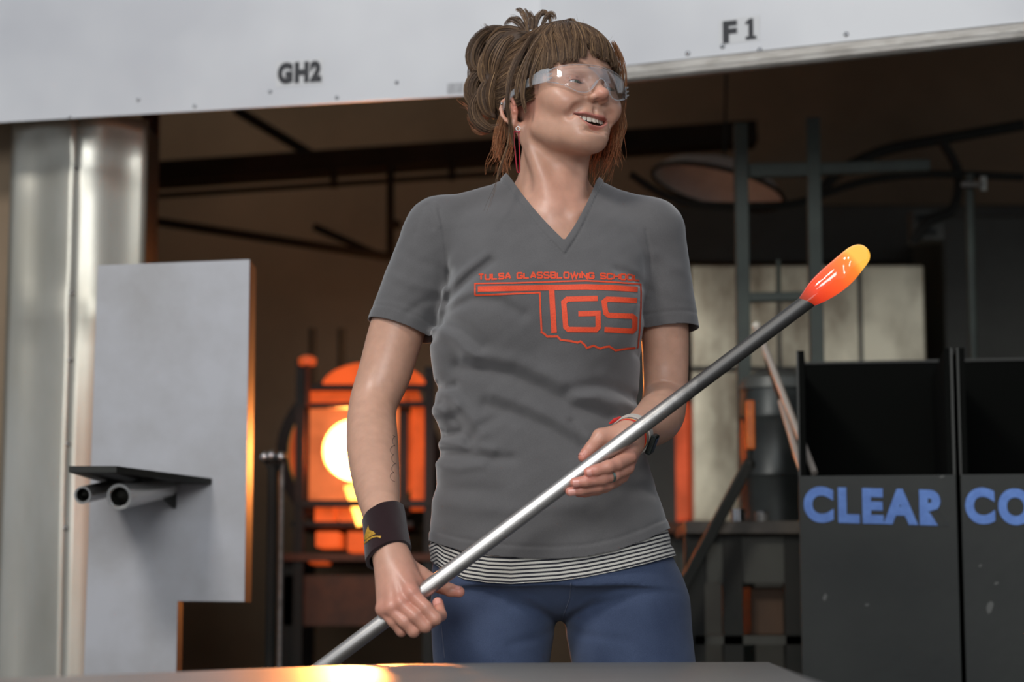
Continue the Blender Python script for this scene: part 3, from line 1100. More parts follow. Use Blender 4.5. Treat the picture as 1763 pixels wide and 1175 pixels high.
def skin_material():
    m = bpy.data.materials.new('skin')
    m.use_nodes = True
    N, Lk = m.node_tree.nodes, m.node_tree.links
    b = N['Principled BSDF']
    at = N.new('ShaderNodeAttribute')
    at.attribute_name = 'tint'
    n = N.new('ShaderNodeTexNoise')
    n.inputs['Scale'].default_value = 55
    n.inputs['Detail'].default_value = 5
    tc = N.new('ShaderNodeTexCoord')
    Lk.new(tc.outputs['Object'], n.inputs['Vector'])
    r = N.new('ShaderNodeMapRange')
    r.inputs['From Min'].default_value = 0.3
    r.inputs['From Max'].default_value = 0.7
    r.inputs['To Min'].default_value = 0.92
    r.inputs['To Max'].default_value = 1.06
    Lk.new(n.outputs['Fac'], r.inputs['Value'])
    mx = N.new('ShaderNodeVectorMath')
    mx.operation = 'SCALE'
    Lk.new(at.outputs['Color'], mx.inputs[0])
    Lk.new(r.outputs[0], mx.inputs['Scale'])
    Lk.new(mx.outputs[0], b.inputs['Base Color'])
    b.inputs['Roughness'].default_value = 0.40
    b.inputs['Specular IOR Level'].default_value = 0.45
    b.inputs['Subsurface Weight'].default_value = 0.25
    b.inputs['Subsurface Radius'].default_value = (0.008, 0.003, 0.0015)
    b.inputs['Subsurface Scale'].default_value = 0.6
    n2 = N.new('ShaderNodeTexNoise')
    n2.inputs['Scale'].default_value = 420
    n2.inputs['Detail'].default_value = 2
    Lk.new(tc.outputs['Object'], n2.inputs['Vector'])
    bp = N.new('ShaderNodeBump')
    bp.inputs['Strength'].default_value = 0.12
    bp.inputs['Distance'].default_value = 0.001
    Lk.new(n2.outputs['Fac'], bp.inputs['Height'])
    Lk.new(bp.outputs[0], b.inputs['Normal'])
    return m


M_skin = skin_material()

# ---- torso profile: image rows -> half width, half depth
ROWS = [(300, 884, 1016, .050, 3.356), (325, 872, 1030, .055, 3.352), (350, 842, 1056, .063, 3.345), (385, 775, 1108, .078, 3.335), (430, 768, 1116, .092, 3.325), (480, 768, 1114, .104, 3.32), (530, 756, 1110, .112, 3.318), (585, 745, 1106, .116, 3.318),
        (640, 757, 1101, .114, 3.32), (700, 755, 1098, .110, 3.322), (760, 757, 1106, .112, 3.32), (820, 752, 1122, .118, 3.318), (880, 744, 1142, .124, 3.318), (935, 738, 1160, .128, 3.32), (1000, 735, 1180, .128, 3.325)]
_z = np.array([P(900, r[0], CY)[2] for r in ROWS])[::-1]
_xl = np.array([P(r[1], r[0], CY)[0] for r in ROWS])[::-1]
_xr = np.array([P(r[2], r[0], CY)[0] for r in ROWS])[::-1]
_b = np.array([r[3] for r in ROWS])[::-1]
_cy = np.array([r[4] for r in ROWS])[::-1]
TZ = np.linspace(_z[0], _z[-1], 200)
def _smooth(a):
    v = np.interp(TZ, _z, a)
    k = np.exp(-np.linspace(-2, 2, 17) ** 2)
    k /= k.sum()
    return np.convolve(np.pad(v, 8, 'edge'), k, 'valid')
T_cx, T_a, T_b, T_cy = _smooth((_xl + _xr) / 2), _smooth((_xr - _xl) / 2), _smooth(_b), _smooth(_cy)


def torso_prim(off, z0, z1):
    def fn(x, y, z):
        cx, a, b, cy = (np.interp(z, TZ, q) for q in (T_cx, T_a, T_b, T_cy))
        a, b = a + off, b + off
        u, v = np.abs(x - cx), np.abs(y - cy)
        n = 2.35
        k0 = ((u / a) ** n + (v / b) ** n + 1e-12) ** (1 / n)
        g = np.sqrt((u / a ** 2) ** 2 + (v / b ** 2) ** 2) + 1e-6
        d = k0 * (k0 - 1) / g
        d = np.clip(d, -.05, .3)
        return np.maximum(np.maximum(d, z - z1), z0 - z)
    return fn, (-.35, 3.1, z0), (.5, 3.55, z1)


def torso(F, off, py0, py1):
    F.add(torso_prim(off, P(900, py1, CY)[2], P(900, py0, CY)[2]), .0)
    # trapezius and shoulders
    F.add(Field.cone(P(905, 338, 3.362), P(765, 396, 3.345), .034 + off, .050 + off), .035)
    F.add(Field.cone(P(1000, 340, 3.362), P(1117, 398, 3.345), .034 + off, .048 + off), .035)
    # bust
    for px, py in ((868, 545), (1032, 545)):
        F.add(Field.ell(P(px, py, 3.246), (.062 + off, .052 + off, .058 + off)), .05)


# ---- head, in its own frame: x to her left, y forward, z up
def rot_head(yaw, pit, rol):
    cy, sy = math.cos(yaw), math.sin(yaw)
    Y = np.stack([[cy, sy, 0], [sy, -cy, 0], [0, 0, 1]], 1)
    # her left is the picture's right: mirror so that the frame stays right-handed in use
    Pm = np.array([[1, 0, 0], [0, math.cos(pit), -math.sin(pit)], [0, math.sin(pit), math.cos(pit)]])
    Rm = np.array([[math.cos(rol), 0, math.sin(rol)], [0, 1, 0], [-math.sin(rol), 0, math.cos(rol)]])
    return Y @ Rm @ Pm


HR = rot_head(math.radians(33.5), math.radians(9), math.radians(3))
HS = 1.06
HO = np.array([0.0835, 3.30, 1.606])


def hw(p):
    """head frame -> world (the lower face is a little shorter than drawn)"""
    p = np.array(p, float)
    if p[2] < .017:
        p[2] = .017 + (p[2] - .017) * .87
    return HO + HS * (HR @ p)


def hl(v):
    """world -> head frame, for arrays"""
    q = ((np.asarray(v) - HO) @ HR) / HS
    z = q[..., 2]
    q[..., 2] = np.where(z < .017, .017 + (z - .017) / .87, z)
    return q


MX, MZU, MZL = .0310, -.0425, -.0590                 # mouth half width, upper and lower edge of the opening at its middle


def mouth_y(x):
    return .0730 - 12.5 * x * x


def mouth_zu(x):
    return MZU + 5.0 * x * x


def mouth_zl(x):
    return MZL + (MZU + 5.0 * MX * MX - MZL) * (np.abs(x) / MX) ** 2.2


def head_field():
    F = Field()
    E, C_ = Field.ell, Field.cone
    F.add(E((0, -.018, .050), (.0735, .095, .080)))
    F.add(E((0, .030, .050), (.057, .051, .052)), .03)
    F.add(E((0, .024, -.012), (.058, .056, .062)), .03)
    for s in (-1, 1):
        F.add(C_((s * .043, .004, -.044), (s * .015, .054, -.077), .017, .014), .03)
    F.add(E((0, .026, -.060), (.038, .042, .020)), .025)
    F.add(E((0, .0570, -.0765), (.0185, .0145, .0135)), .022)
    for s in (-1, 1):
        F.add(E((s * .0415, .050, -.002), (.020, .018, .016)), .03)
        F.add(E((s * .0345, .0615, -.020), (.019, .0155, .0165)), .022)
    F.add(E((0, .0530, -.048), (.031, .0190, .024)), .022)
    # brow and eye sockets
    for s in (-1, 1):
        F.add(C_((s * .012, .079, .0345), (s * .043, .064, .036), .0075, .006), .012)
    for s in (-1, 1):
        F.sub(E((s * .031, .089, .017), (.0165, .0145, .0095)), .010)
    # nose
    F.add(C_((0, .078, .026), (0, .0975, -.0075), .0068, .0086), .013)
    F.add(E((0, .0995, -.0105), (.0095, .0095, .0085)), .009)
    for s in (-1, 1):
        F.add(E((s * .0110, .0880, -.0150), (.0060, .0080, .0058)), .009)
    for s in (-1, 1):
        F.sub(E((s * .0064, .0935, -.0212), (.0032, .0052, .0032)), .0025)
    # lids: a thin dome over each eyeball with an almond gap
    for s in (-1, 1):
        F.add(E((s * .031, .0665, .017), (.0142, .0142, .0132)), .004)
        F.sub(E((s * .0305, .081, .0150), (.0122, .0110, .0022)), .0010)
        F.sub(C_((s * .019, .0805, .0220), (s * .043, .0735, .0210), .0010, .0010), .0022)
    # smile folds
    for s in (-1, 1):
        for a, b in (((.0180, .0830, -.0235), (.0300, .0760, -.0330)), ((.0300, .0760, -.0330), (.0370, .0665, -.0430))):
            F.sub(C_((s * a[0], a[1], a[2]), (s * b[0], b[1], b[2]), .0012, .0012), .014)
    # lips
    xs = np.linspace(-1, 1, 9)
    for a, b in zip(xs[:-1], xs[1:]):
        pa, pb = [], []
        for t in (a, b):
            x = t * (MX + .001)
            e = 1 - .62 * abs(t) ** 2.5
            pa.append(((x, mouth_y(x) + .0004 * e, float(mouth_zu(x)) + .0022 * e), .0028 * e))
            pb.append(((x, mouth_y(x) + .0000 * e, float(mouth_zl(x)) - .0030 * e), .0037 * e))
        F.add(C_(pa[0][0], pa[1][0], pa[0][1], pa[1][1]), .0035)
        F.add(C_(pb[0][0], pb[1][0], pb[0][1], pb[1][1]), .0035)
    F.sub(E((0, .0795, -.0325), (.0030, .0040, .0060)), .004)             # philtrum
    F.sub(E((0, .0760, -.0675), (.014, .0050, .0030)), .010)              # under the lower lip

    def gap(x, y, z):
        zu, zl = mouth_zu(x), mouth_zl(x)
        c, h = (zu + zl) / 2, (zu - zl) / 2
        d = np.abs(z - c) - h + np.maximum(np.abs(x) - MX, 0) * 2
        d = np.maximum(d, (mouth_y(x) - .024) - y)
        return np.maximum(d, y - mouth_y(x) - .03)
    F._push('s', gap, (-MX, .05, -.07), (MX, .125, -.04), .0016)
    # ears
    for s in (-1, 1):
        ex, k = .0725, .84
        q = lambda y, z: (y * k - .026, z * k - .006)
        F.add(E((s * (ex + .002), *q(-.004, .000)), (.0055, .0125, .0225)), .004)
        c = [(.008, .012, 0), (.006, .0245, .003), (-.005, .0310, .006), (-.0165, .0265, .0085), (-.0215, .013, .0095), (-.0200, -.002, .008), (-.0140, -.014, .0055), (-.006, -.022, .003)]
        F.chain([((s * (ex + .004 + a[2] * .9), *q(a[0], a[1])), .0030) for a in c], .002)
        F.add(E((s * (ex + .004), *q(-.004, -.0275)), (.0040, .0062, .0075)), .004)
        F.sub(E((s * (ex + .0105), *q(-.004, -.001)), (.0060, .0080, .0110)), .003)
        F.add(E((s * (ex + .004), *q(.008, -.003)), (.0040, .0034, .0048)), .003)
    return F


HF = head_field()


def head_prim():
    def fn(x, y, z):
        v = hl(np.stack([x, y, z], -1))
        return HF.eval(v[..., 0], v[..., 1], v[..., 2]) * HS
    return fn, HO - .2, HO + .2


def neck(F):
    F.add(Field.cone(hw((0, -.022, -.02)), P(950, 335, 3.348), .050, .058), .028)
    F.add(Field.cone(hw((-.056, -.030, -.034)), P(958, 366, 3.283), .012, .0085), .018)
    F.add(Field.cone(hw((.050, -.022, -.030)), P(984, 366, 3.283), .012, .0085), .018)
    F.add(Field.ell(P(968, 318, 3.300), (.012, .012, .022)), .02)
    # collar bones
    F.add(Field.cone(P(945, 372, 3.274), P(885, 350, 3.305), .004, .003), .020)
    F.add(Field.cone(P(990, 372, 3.274), P(1030, 352, 3.305), .004, .003), .020)


def spline(pts, n):
    pts = [np.array(p, float) for p in pts]
    out = []
    m = len(pts)
    for i in range(m - 1):
        p0, p1, p2, p3 = pts[max(i - 1, 0)], pts[i], pts[i + 1], pts[min(i + 2, m - 1)]
        for k in range(n):
            t = k / n
            out.append(.5 * (2 * p1 + (p2 - p0) * t + (2 * p0 - 5 * p1 + 4 * p2 - p3) * t * t + (3 * p1 - p0 - 3 * p2 + p3) * t ** 3))
    out.append(pts[-1])
    return out


def tube_prim(pts):
    seg = [Field.cone(a[:3], b[:3], a[3], b[3]) for a, b in zip(pts[:-1], pts[1:])]

    def fn(x, y, z):
        d = seg[0][0](x, y, z)
        for s_ in seg[1:]:
            d = np.minimum(d, s_[0](x, y, z))
        return d
    return fn, np.min([s_[1] for s_ in seg], 0), np.max([s_[2] for s_ in seg], 0)


ARM_R = [((750, 405, 3.345), .047), ((692, 545, 3.352), .0455), ((663, 640, 3.352), .0430), ((642, 700, 3.335), .0385), ((641, 762, 3.285), .0405), ((648, 830, 3.205), .0360), ((657, 885, 3.140), .0285), ((668, 938, 3.108), .0258)]
ARM_L = [((1126, 405, 3.345), .050), ((1143, 560, 3.362), .0400), ((1146, 640, 3.372), .0370), ((1144, 690, 3.360), .0360), ((1132, 722, 3.250), .0375), ((1098, 744, 3.145), .0275), ((1084, 752, 3.118), .0260)]


def arms(F):
    for A in (ARM_R, ARM_L):
        pts = spline([np.append(P(*p), r) for p, r in A], 7)
        for i in range(0, len(pts) - 1, 5):
            F._push('u', *tube_prim(pts[i:i + 6]), .0 if i else .02)


# ---- hands: (px, py, distance, radius)
def finger(F, pts, k=.0022):
    seg = []
    for p, q in zip(pts[:-1], pts[1:]):
        seg.append(Field.cone(P(*p[:3]), P(*q[:3]), p[3], q[3]))
    lo = np.min([s[1] for s in seg], 0)
    hi = np.max([s[2] for s in seg], 0)

    def fn(x, y, z):
        d = seg[0][0](x, y, z)
        for s_ in seg[1:]:
            d = sm_union(d, s_[0](x, y, z), .003)
        return d
    F._push('u', fn, lo, hi, k)


HAND_R = {'index': [(709, 1024, 3.052, .0112), (733, 1047, 3.040, .0098), (749, 1066, 3.040, .0098), (759, 1060, 3.063, .0086), (754, 1038, 3.078, .0078)],
          'middle': [(690, 1041, 3.052, .0112), (714, 1061, 3.040, .0098), (732, 1079, 3.042, .0096), (741, 1073, 3.070, .0084), (736, 1052, 3.088, .0076)],
          'ring': [(673, 1050, 3.056, .0105), (696, 1071, 3.045, .0092), (712, 1088, 3.048, .0090), (721, 1081, 3.076, .0080), (716, 1061, 3.094, .0072)],
          'little': [(660, 1051, 3.066, .0095), (677, 1071, 3.056, .0082), (691, 1088, 3.060, .0078), (699, 1082, 3.082, .0070), (697, 1068, 3.096, .0064)],
          'thumb': [(694, 972, 3.108, .0150), (724, 990, 3.112, .0125), (756, 1009, 3.114, .0108), (776, 1017, 3.111, .0096), (791, 1020, 3.106, .0082)]}
HAND_L = {'index': [(1084, 787, 3.076, .0108), (1062, 799, 3.052, .0096), (1047, 804, 3.040, .0093), (1026, 810, 3.036, .0082), (1013, 813, 3.036, .0072)],
          'middle': [(1080, 806, 3.086, .0108), (1057, 818, 3.060, .0094), (1038, 824, 3.048, .0091), (1008, 829, 3.042, .0081), (989, 831, 3.042, .0071)],
          'ring': [(1071, 821, 3.100, .0100), (1048, 833, 3.072, .0088), (1030, 838, 3.062, .0085), (1000, 844, 3.056, .0076), (981, 847, 3.056, .0067)],
          'little': [(1063, 828, 3.114, .0090), (1042, 840, 3.096, .0076), (1028, 845, 3.090, .0073), (1008, 849, 3.086, .0066), (996, 850, 3.086, .0059)],
          'thumb': [(1062, 752, 3.112, .0150), (1034, 752, 3.098, .0118), (1018, 772, 3.090, .0100), (1010, 781, 3.087, .0090), (1004, 788, 3.084, .0078)]}


def hands(F):
    w = P(668, 938, 3.108)
    for px, py, Y, r, r0 in ((709, 1022, 3.056, .0128, .018), (690, 1039, 3.056, .0128, .018), (674, 1047, 3.060, .0122, .018), (661, 1047, 3.070, .0110, .018)):
        F.add(Field.cone(w + (P(px, py, Y) - w) * .12, P(px, py, Y), r0, r), .014)
    F.add(Field.cone(P(690, 965, 3.10), P(716, 1004, 3.082), .0165, .0115), .014)       # web of the thumb
    for k in ('index', 'middle', 'ring', 'little'):
        F.add(Field.ell(P(*HAND_R[k][0][:3]) + [0, -.002, .001], (.0115, .0115, .0115)), .006)
        finger(F, HAND_R[k])
    finger(F, HAND_R['thumb'], .008)
    # tendons on the back of the hand
    for k in ('index', 'middle', 'ring'):
        F.add(Field.cone(P(672, 965, 3.083), P(*HAND_R[k][0][:3]) + [0, -.008, .004], .0035, .0035), .008)
    w = P(1084, 752, 3.118)
    for px, py, Y, r in ((1082, 786, 3.082, .0125), (1078, 804, 3.092, .0125), (1068, 817, 3.104, .0115), (1060, 822, 3.116, .0105)):
        F.add(Field.cone(w, P(px, py, Y), .019, r), .012)
    F.add(Field.ell(P(1054, 782, 3.110), (.024, .016, .026)), .014)
    F.add(Field.cone(P(1070, 750, 3.112), P(1036, 756, 3.100), .0175, .0135), .010)
    for k in ('index', 'middle', 'ring', 'little'):
        finger(F, HAND_L[k])
    finger(F, HAND_L['thumb'], .006)


BODY = Field()
torso(BODY, -.017, 345, 700)
BODY.add(Field.ell(P(955, 388, 3.316), (.056, .054, .080)), .02)        # breast bone, seen inside the neckline
arms(BODY)
hands(BODY)
neck(BODY)
BODY.add(head_prim(), .016)
# flat chest seen inside the neckline


def body_mesh():
    zc = P(900, 452, 3.25)[2]
    v1, q1 = BODY.mesh((-.10, 3.12, zc), (.26, 3.48, 1.80), .0014)
    v2, q2 = BODY.mesh((-.30, 2.98, P(900, 1110, 3.08)[2]), (.36, 3.48, zc + .13), .0022)
    # the coarse part gives way where the fine part takes over
    x0, x1 = -.095, .25
    ins = (v2[:, 2] > zc + .012) & (v2[:, 0] > x0) & (v2[:, 0] < x1)
    keep = ~ins[q2].all(1)
    q2 = q2[keep]
    # the fine part only reaches what the neckline shows
    sid = (v1[:, 0] < x0 - .004) | (v1[:, 0] > x1 + .004)
    q1 = q1[~sid[q1].all(1)]
    v1 = relax(v1, q1, 1, .4)
    v2 = relax(v2, q2, 1, .4)
    v = np.concatenate([v1, v2])
    q = np.concatenate([q1, q2 + len(v1)])
    used = np.zeros(len(v), bool)
    used[q.ravel()] = True
    mp = np.cumsum(used) - 1
    return v[used], mp[q]


def gauss(d, s):
    return np.exp(-(d / s) ** 2)


def body_tint(v):
    base = np.array(srgb(194, 150, 127)[:3])
    c = np.tile(base, (len(v), 1))
    L = hl(v)
    x, y, z = L.T
    hd = (np.linalg.norm(L, axis=1) < .17)

    def blend(mask, col, amt):
        m = np.clip(mask * amt, 0, 1)[:, None]
        c[:] = c * (1 - m) + np.array(srgb(*col)[:3]) * m
    # cheeks, nose, chin a little redder
    for s in (-1, 1):
        blend(gauss(np.linalg.norm(L - [s * .040, .064, -.022], axis=1), .022) * hd, (196, 126, 106), .28)
        blend(gauss(np.linalg.norm(L - [s * .078, -.006, 0], axis=1), .030) * hd, (196, 112, 94), .7)
        # darker skin round the eye, and brow
        blend(gauss(np.linalg.norm((L - [s * .031, .078, .019]) / [1.6, 1, .8], axis=1), .011) * hd, (160, 106, 90), .7)
        # lashes: dark edge of the lids
        q = (L - [s * .0305, .081, .0150]) / [.0122, .0110, .0022]
        qq = np.linalg.norm(q, axis=1)
        blend(np.clip(1 - np.abs(qq - 1.02) / .22, 0, 1) * (y > .066) * (np.sign(x) == s) * np.where(z > .0150, 1.0, .45) * hd, (50, 34, 30), .95)
        bx = np.clip((np.abs(x) - .012) / .034, 0, 1)
        bz = .0395 + .007 * np.sin(bx * 2.6)
        br = np.exp(-((z - bz) / .0032) ** 2) * (np.abs(x) > .010) * (np.abs(x) < .048) * (np.sign(x) == s) * (y > .05) * hd
        blend(br, (96, 66, 50), .72)
    blend(gauss(np.linalg.norm(L - [0, .102, -.012], axis=1), .014) * hd, (206, 126, 108), .5)
    # lips
    ax = np.clip(np.abs(x) / MX, 0, 1)
    zu, zl, my = mouth_zu(x), mouth_zl(x), mouth_y(x)
    fade = np.clip((1.06 - np.abs(x) / MX) * 8, 0, 1)
    up = np.clip((zu + .0052 * (1 - .6 * ax ** 2.5) - z) / .0015, 0, 1) * np.clip((z - zu + .004) / .0015, 0, 1)
    lowr = np.clip((zl + .003 - z) / .0015, 0, 1) * np.clip((z - zl + .0072 * (1 - .6 * ax ** 2.5)) / .0015, 0, 1)
    lip = np.maximum(up, lowr) * fade * (y > my - .012) * hd
    blend(lip, (182, 108, 98), .8)
    # inside of the mouth
    ins = (z < zu + .002) * (z > zl - .001) * (np.abs(x) < MX) * np.clip((my - .0015 - y) / .003, 0, 1) * (y > .05) * hd
    blend(ins.astype(float), (58, 20, 18), 1.0)
    # hands redder
    for c0, r in ((P(720, 1040, 3.06), .075), (P(1030, 815, 3.06), .075)):
        blend(gauss(np.linalg.norm(v - c0, axis=1), r), (192, 118, 102), .55)
    for hnd in (HAND_R, HAND_L):
        for k, pts in hnd.items():
            blend(gauss(np.linalg.norm(v - P(*pts[-1][:3]), axis=1), .012), (205, 110, 98), .6)
            blend(gauss(np.linalg.norm(v - P(*pts[0][:3]), axis=1), .012), (198, 116, 102), .4)
    # slight flush on the chest
    blend(gauss(np.linalg.norm(v - P(968, 340, 3.27), axis=1), .06), (186, 130, 110), .5)
    return np.concatenate([c, np.ones((len(v), 1))], 1)


bv, bq = body_mesh()
body = quad_mesh('body', bv, bq, M_skin, person, {'tint': body_tint(bv)})
body['label'] = "fair skin of face, neck, arms and hands"

# eyes
M_eye = bpy.data.materials.new('eye')
M_eye.use_nodes = True
def eye_material(m):
    N, Lk = m.node_tree.nodes, m.node_tree.links
    b = N['Principled BSDF']
    at = N.new('ShaderNodeAttribute')
    at.attribute_name = 'ang'
    cr = N.new('ShaderNodeValToRGB')
    e = cr.color_ramp.elements
    e[0].position, e[0].color = 0.0, (0.006, 0.005, 0.005, 1)
    e[1].position, e[1].color = 1.0, (0.44, 0.38, 0.35, 1)
    for p, c in ((.16, (0.006, 0.005, 0.005, 1)), (.19, (.10, .11, .055, 1)), (.40, (.06, .065, .04, 1)), (.455, (.02, .02, .016, 1)), (.49, (.44, .38, .35, 1))):
        q = e.new(p)
        q.color = c
    Lk.new(at.outputs['Fac'], cr.inputs['Fac'])
    Lk.new(cr.outputs['Color'], b.inputs['Base Color'])
    b.inputs['Roughness'].default_value = 0.08
eye_material(M_eye)
gaze = np.array([.20, .95, -.22])
gaze /= np.linalg.norm(gaze)
for s in (-1, 1):
    n = 24
    vs, fs = [], []
    for i in range(n + 1):
        th = math.pi * i / n
        for k in range(32):
            ph = 2 * math.pi * k / 32
            vs.append((math.sin(th) * math.cos(ph), math.sin(th) * math.sin(ph), math.cos(th)))
    for i in range(n):
        for k in range(32):
            l = (k + 1) % 32
            fs.append((i * 32 + k, i * 32 + l, (i + 1) * 32 + l, (i + 1) * 32 + k))
    vs = np.array(vs)
    ang = np.arccos(np.clip(vs @ gaze, -1, 1))
    w = np.array([hw(np.array([s * .031, .0665, .017]) + q * .0127) for q in vs])
    quad_mesh('eye', w, np.array(fs), M_eye, person, {'ang': np.clip(ang / 1.0, 0, 1)})

# teeth
M_teeth = mat('tooth_enamel', srgb(226, 214, 196), .25, spec=.5)
tmb = MB()
for i in range(-4, 5):
    for j in (0,):
        pass
tx = 0
widths = [.0086, .0068, .0076, .0068, .0060]
for s in (-1, 1):
    x = 0.0
    for i, w_ in enumerate(widths):
        xc = s * (x + w_ / 2)
        if abs(xc) > MX - .001:
            break
        yc = mouth_y(xc) - .0036 - .0005 * i
        zt = float(mouth_zu(xc)) + .003
        hgt = (.0104, .0094, .0098, .0084, .0070)[i]
        slope = 2 * 17 * xc
        dirx = np.array([1, -slope, 0])
        dirx /= np.linalg.norm(dirx)
        ny, nz = 8, 8
        g = []
        for a in range(ny + 1):
            for b in range(nz + 1):
                u, v_ = a / ny * 2 - 1, b / nz
                ww = w_ / 2 * (1 - .10 * v_ ** 4 - .0) * .97
                round_ = 1 - abs(u) ** 6 * v_ ** 6 * .12
                yy = .0022 * (1 - abs(u) ** 3 * .6) * (1 - .35 * (v_ * 2 - 1) ** 4)
                p = np.array([xc, yc, 0]) + dirx * (u * ww) + np.array([0, yy, 0])
                p[2] = zt - v_ * hgt * round_
                g.append(hw(p))
        fc = []
        for a in range(ny):
            for b in range(nz):
                q = a * (nz + 1) + b
                fc.append((q, q + 1, q + nz + 2, q + nz + 1))
        tmb.add(g, fc)
        x += w_
tmb.build('upper_teeth', M_teeth, person, True)
# ------------------------------------------------------------------ clothes
def cloth(name, col, col2, fine=900, rough=.85, bump=.25, sheen=.12):
    m = bpy.data.materials.new(name)
    m.use_nodes = True
    N, Lk = m.node_tree.nodes, m.node_tree.links
    b = N['Principled BSDF']
    b.inputs['Roughness'].default_value = rough
    b.inputs['Specular IOR Level'].default_value = .2
    b.inputs['Sheen Weight'].default_value = sheen
    b.inputs['Sheen Roughness'].default_value = .5
    tc = N.new('ShaderNodeTexCoord')
    n = N.new('ShaderNodeTexNoise')
    n.inputs['Scale'].default_value = fine
    n.inputs['Detail'].default_value = 2
    Lk.new(tc.outputs['Object'], n.inputs['Vector'])
    n1 = N.new('ShaderNodeTexNoise')
    n1.inputs['Scale'].default_value = 14
    n1.inputs['Detail'].default_value = 4
    Lk.new(tc.outputs['Object'], n1.inputs['Vector'])
    ad = N.new('ShaderNodeMath')
    ad.operation = 'ADD'
    Lk.new(n.outputs['Fac'], ad.inputs[0])
    Lk.new(n1.outputs['Fac'], ad.inputs[1])
    r = N.new('ShaderNodeMapRange')
    r.inputs['From Min'].default_value = .7
    r.inputs['From Max'].default_value = 1.3
    Lk.new(ad.outputs[0], r.inputs['Value'])
    mx = N.new('ShaderNodeMix')
    mx.data_type = 'RGBA'
    mx.inputs[6].default_value = col
    mx.inputs[7].default_value = col2
    Lk.new(r.outputs[0], mx.inputs[0])
    Lk.new(mx.outputs[2], b.inputs['Base Color'])
    bp = N.new('ShaderNodeBump')
    bp.inputs['Strength'].default_value = bump
    bp.inputs['Distance'].default_value = .0006
    Lk.new(n.outputs['Fac'], bp.inputs['Height'])
    Lk.new(bp.outputs[0], b.inputs['Normal'])
    return m, mx


M_shirt, _ = cloth('grey_jersey', srgb(93, 91, 91), srgb(82, 80, 80), sheen=.4)
M_denim, _ = cloth('blue_denim', srgb(72, 84, 110), srgb(54, 65, 90), 1100, .8, .4)

FY = 3.215
def L2(pts, Y=FY):
    return [(P(a, b, Y)[0], P(a, b, Y)[2]) for a, b in pts]


# (polyline in the picture, half width px, depth mm; minus = valley)
FOLDS = [([(772, 455), (771, 490), (764, 525), (752, 552), (742, 572)], 9, -5),
         ([(790, 626), (830, 634), (885, 648), (935, 671), (988, 700), (1049, 715)], 15, -7),
         ([(800, 612), (885, 626), (945, 650), (1000, 680), (1060, 700)], 14, 4),
         ([(838, 696), (870, 708), (904, 721), (950, 742), (1000, 776)], 14, -6),
         ([(850, 680), (910, 700), (955, 722), (1010, 752)], 12, 3.5),
         ([(980, 672), (1027, 662), (1062, 666), (1098, 678)], 11, -5),
         ([(985, 690), (1030, 682), (1090, 696)], 10, 3),
         ([(752, 772), (781, 778), (808, 782), (846, 792), (880, 790)], 10, -5),
         ([(755, 760), (800, 768), (850, 774)], 9, 3),
         ([(768, 668), (790, 696), (812, 718), (830, 745)], 13, 4.5),
         ([(760, 690), (778, 712), (800, 740), (812, 770)], 10, -4),
         ([(985, 728), (996, 745), (1004, 765)], 8, -4),
         ([(806, 760), (826, 735), (850, 722)], 10, -3.5),
         ([(748, 655), (765, 664), (782, 660)], 9, -5),
         ([(748, 738), (766, 744), (790, 742)], 9, -6),
         ([(745, 700), (765, 704), (785, 698)], 12, 5),
         ([(742, 790), (762, 802), (790, 806), (830, 800)], 9, 3),
         ([(745, 830), (790, 842), (850, 846)], 12, -2.5),
         ([(745, 862), (800, 874), (900, 880), (1000, 872)], 14, 2.2),
         ([(1010, 850), (1070, 842), (1130, 846)], 14, -2.2),
         ([(770, 507), (790, 490), (811, 471), (845, 447)], 11, -5.5),
         ([(770, 528), (811, 515), (858, 524), (900, 545)], 11, -4),
         ([(742, 540), (765, 548), (797, 566), (830, 596)], 12, -5),
         ([(768, 488), (800, 462), (836, 436)], 10, 3.5),
         ([(772, 518), (820, 503), (870, 508)], 10, 3),
         ([(745, 558), (780, 582), (815, 618)], 11, 3),
         ([(1118, 500), (1106, 540), (1100, 600)], 9, -4),
         ([(1122, 486), (1090, 470), (1064, 462)], 10, -3),
         ([(870, 450), (930, 470), (1010, 470)], 22, 1.6),
         ([(900, 700), (905, 780), (915, 860)], 26, -1.6),
         ([(1000, 800), (1030, 850), (1060, 900)], 22, 1.8)]
FOLDS_ = [(L2(p), w * FY / FPX, a * .00135) for p, w, a in FOLDS]
# wrinkles and seams of the sleeves
SLV = [([(756, 362), (764, 400), (769, 440), (771, 500)], 3.0, -1.6), ([(735, 352), (742, 372), (746, 395)], 4, -2.0), ([(748, 350), (752, 372), (757, 392)], 4, 1.6), ([(728, 356), (722, 380), (716, 400)], 5, -1.5),
       ([(1111, 400), (1119, 440), (1120, 480), (1116, 515)], 3.0, -1.6), ([(652, 512), (690, 520), (735, 540)], 8, -1.6), ([(668, 470), (705, 490), (748, 500)], 9, 2.0), ([(688, 430), (720, 452), (756, 462)], 10, -1.8),
       ([(1200, 520), (1160, 520), (1122, 500)], 9, -1.5), ([(1190, 470), (1160, 460), (1130, 440)], 10, 1.6), ([(700, 540), (725, 522), (752, 512)], 7, -2.2)]
SLV_ = [(L2(p, 3.30), w * 3.3 / FPX, a * .001) for p, w, a in SLV]

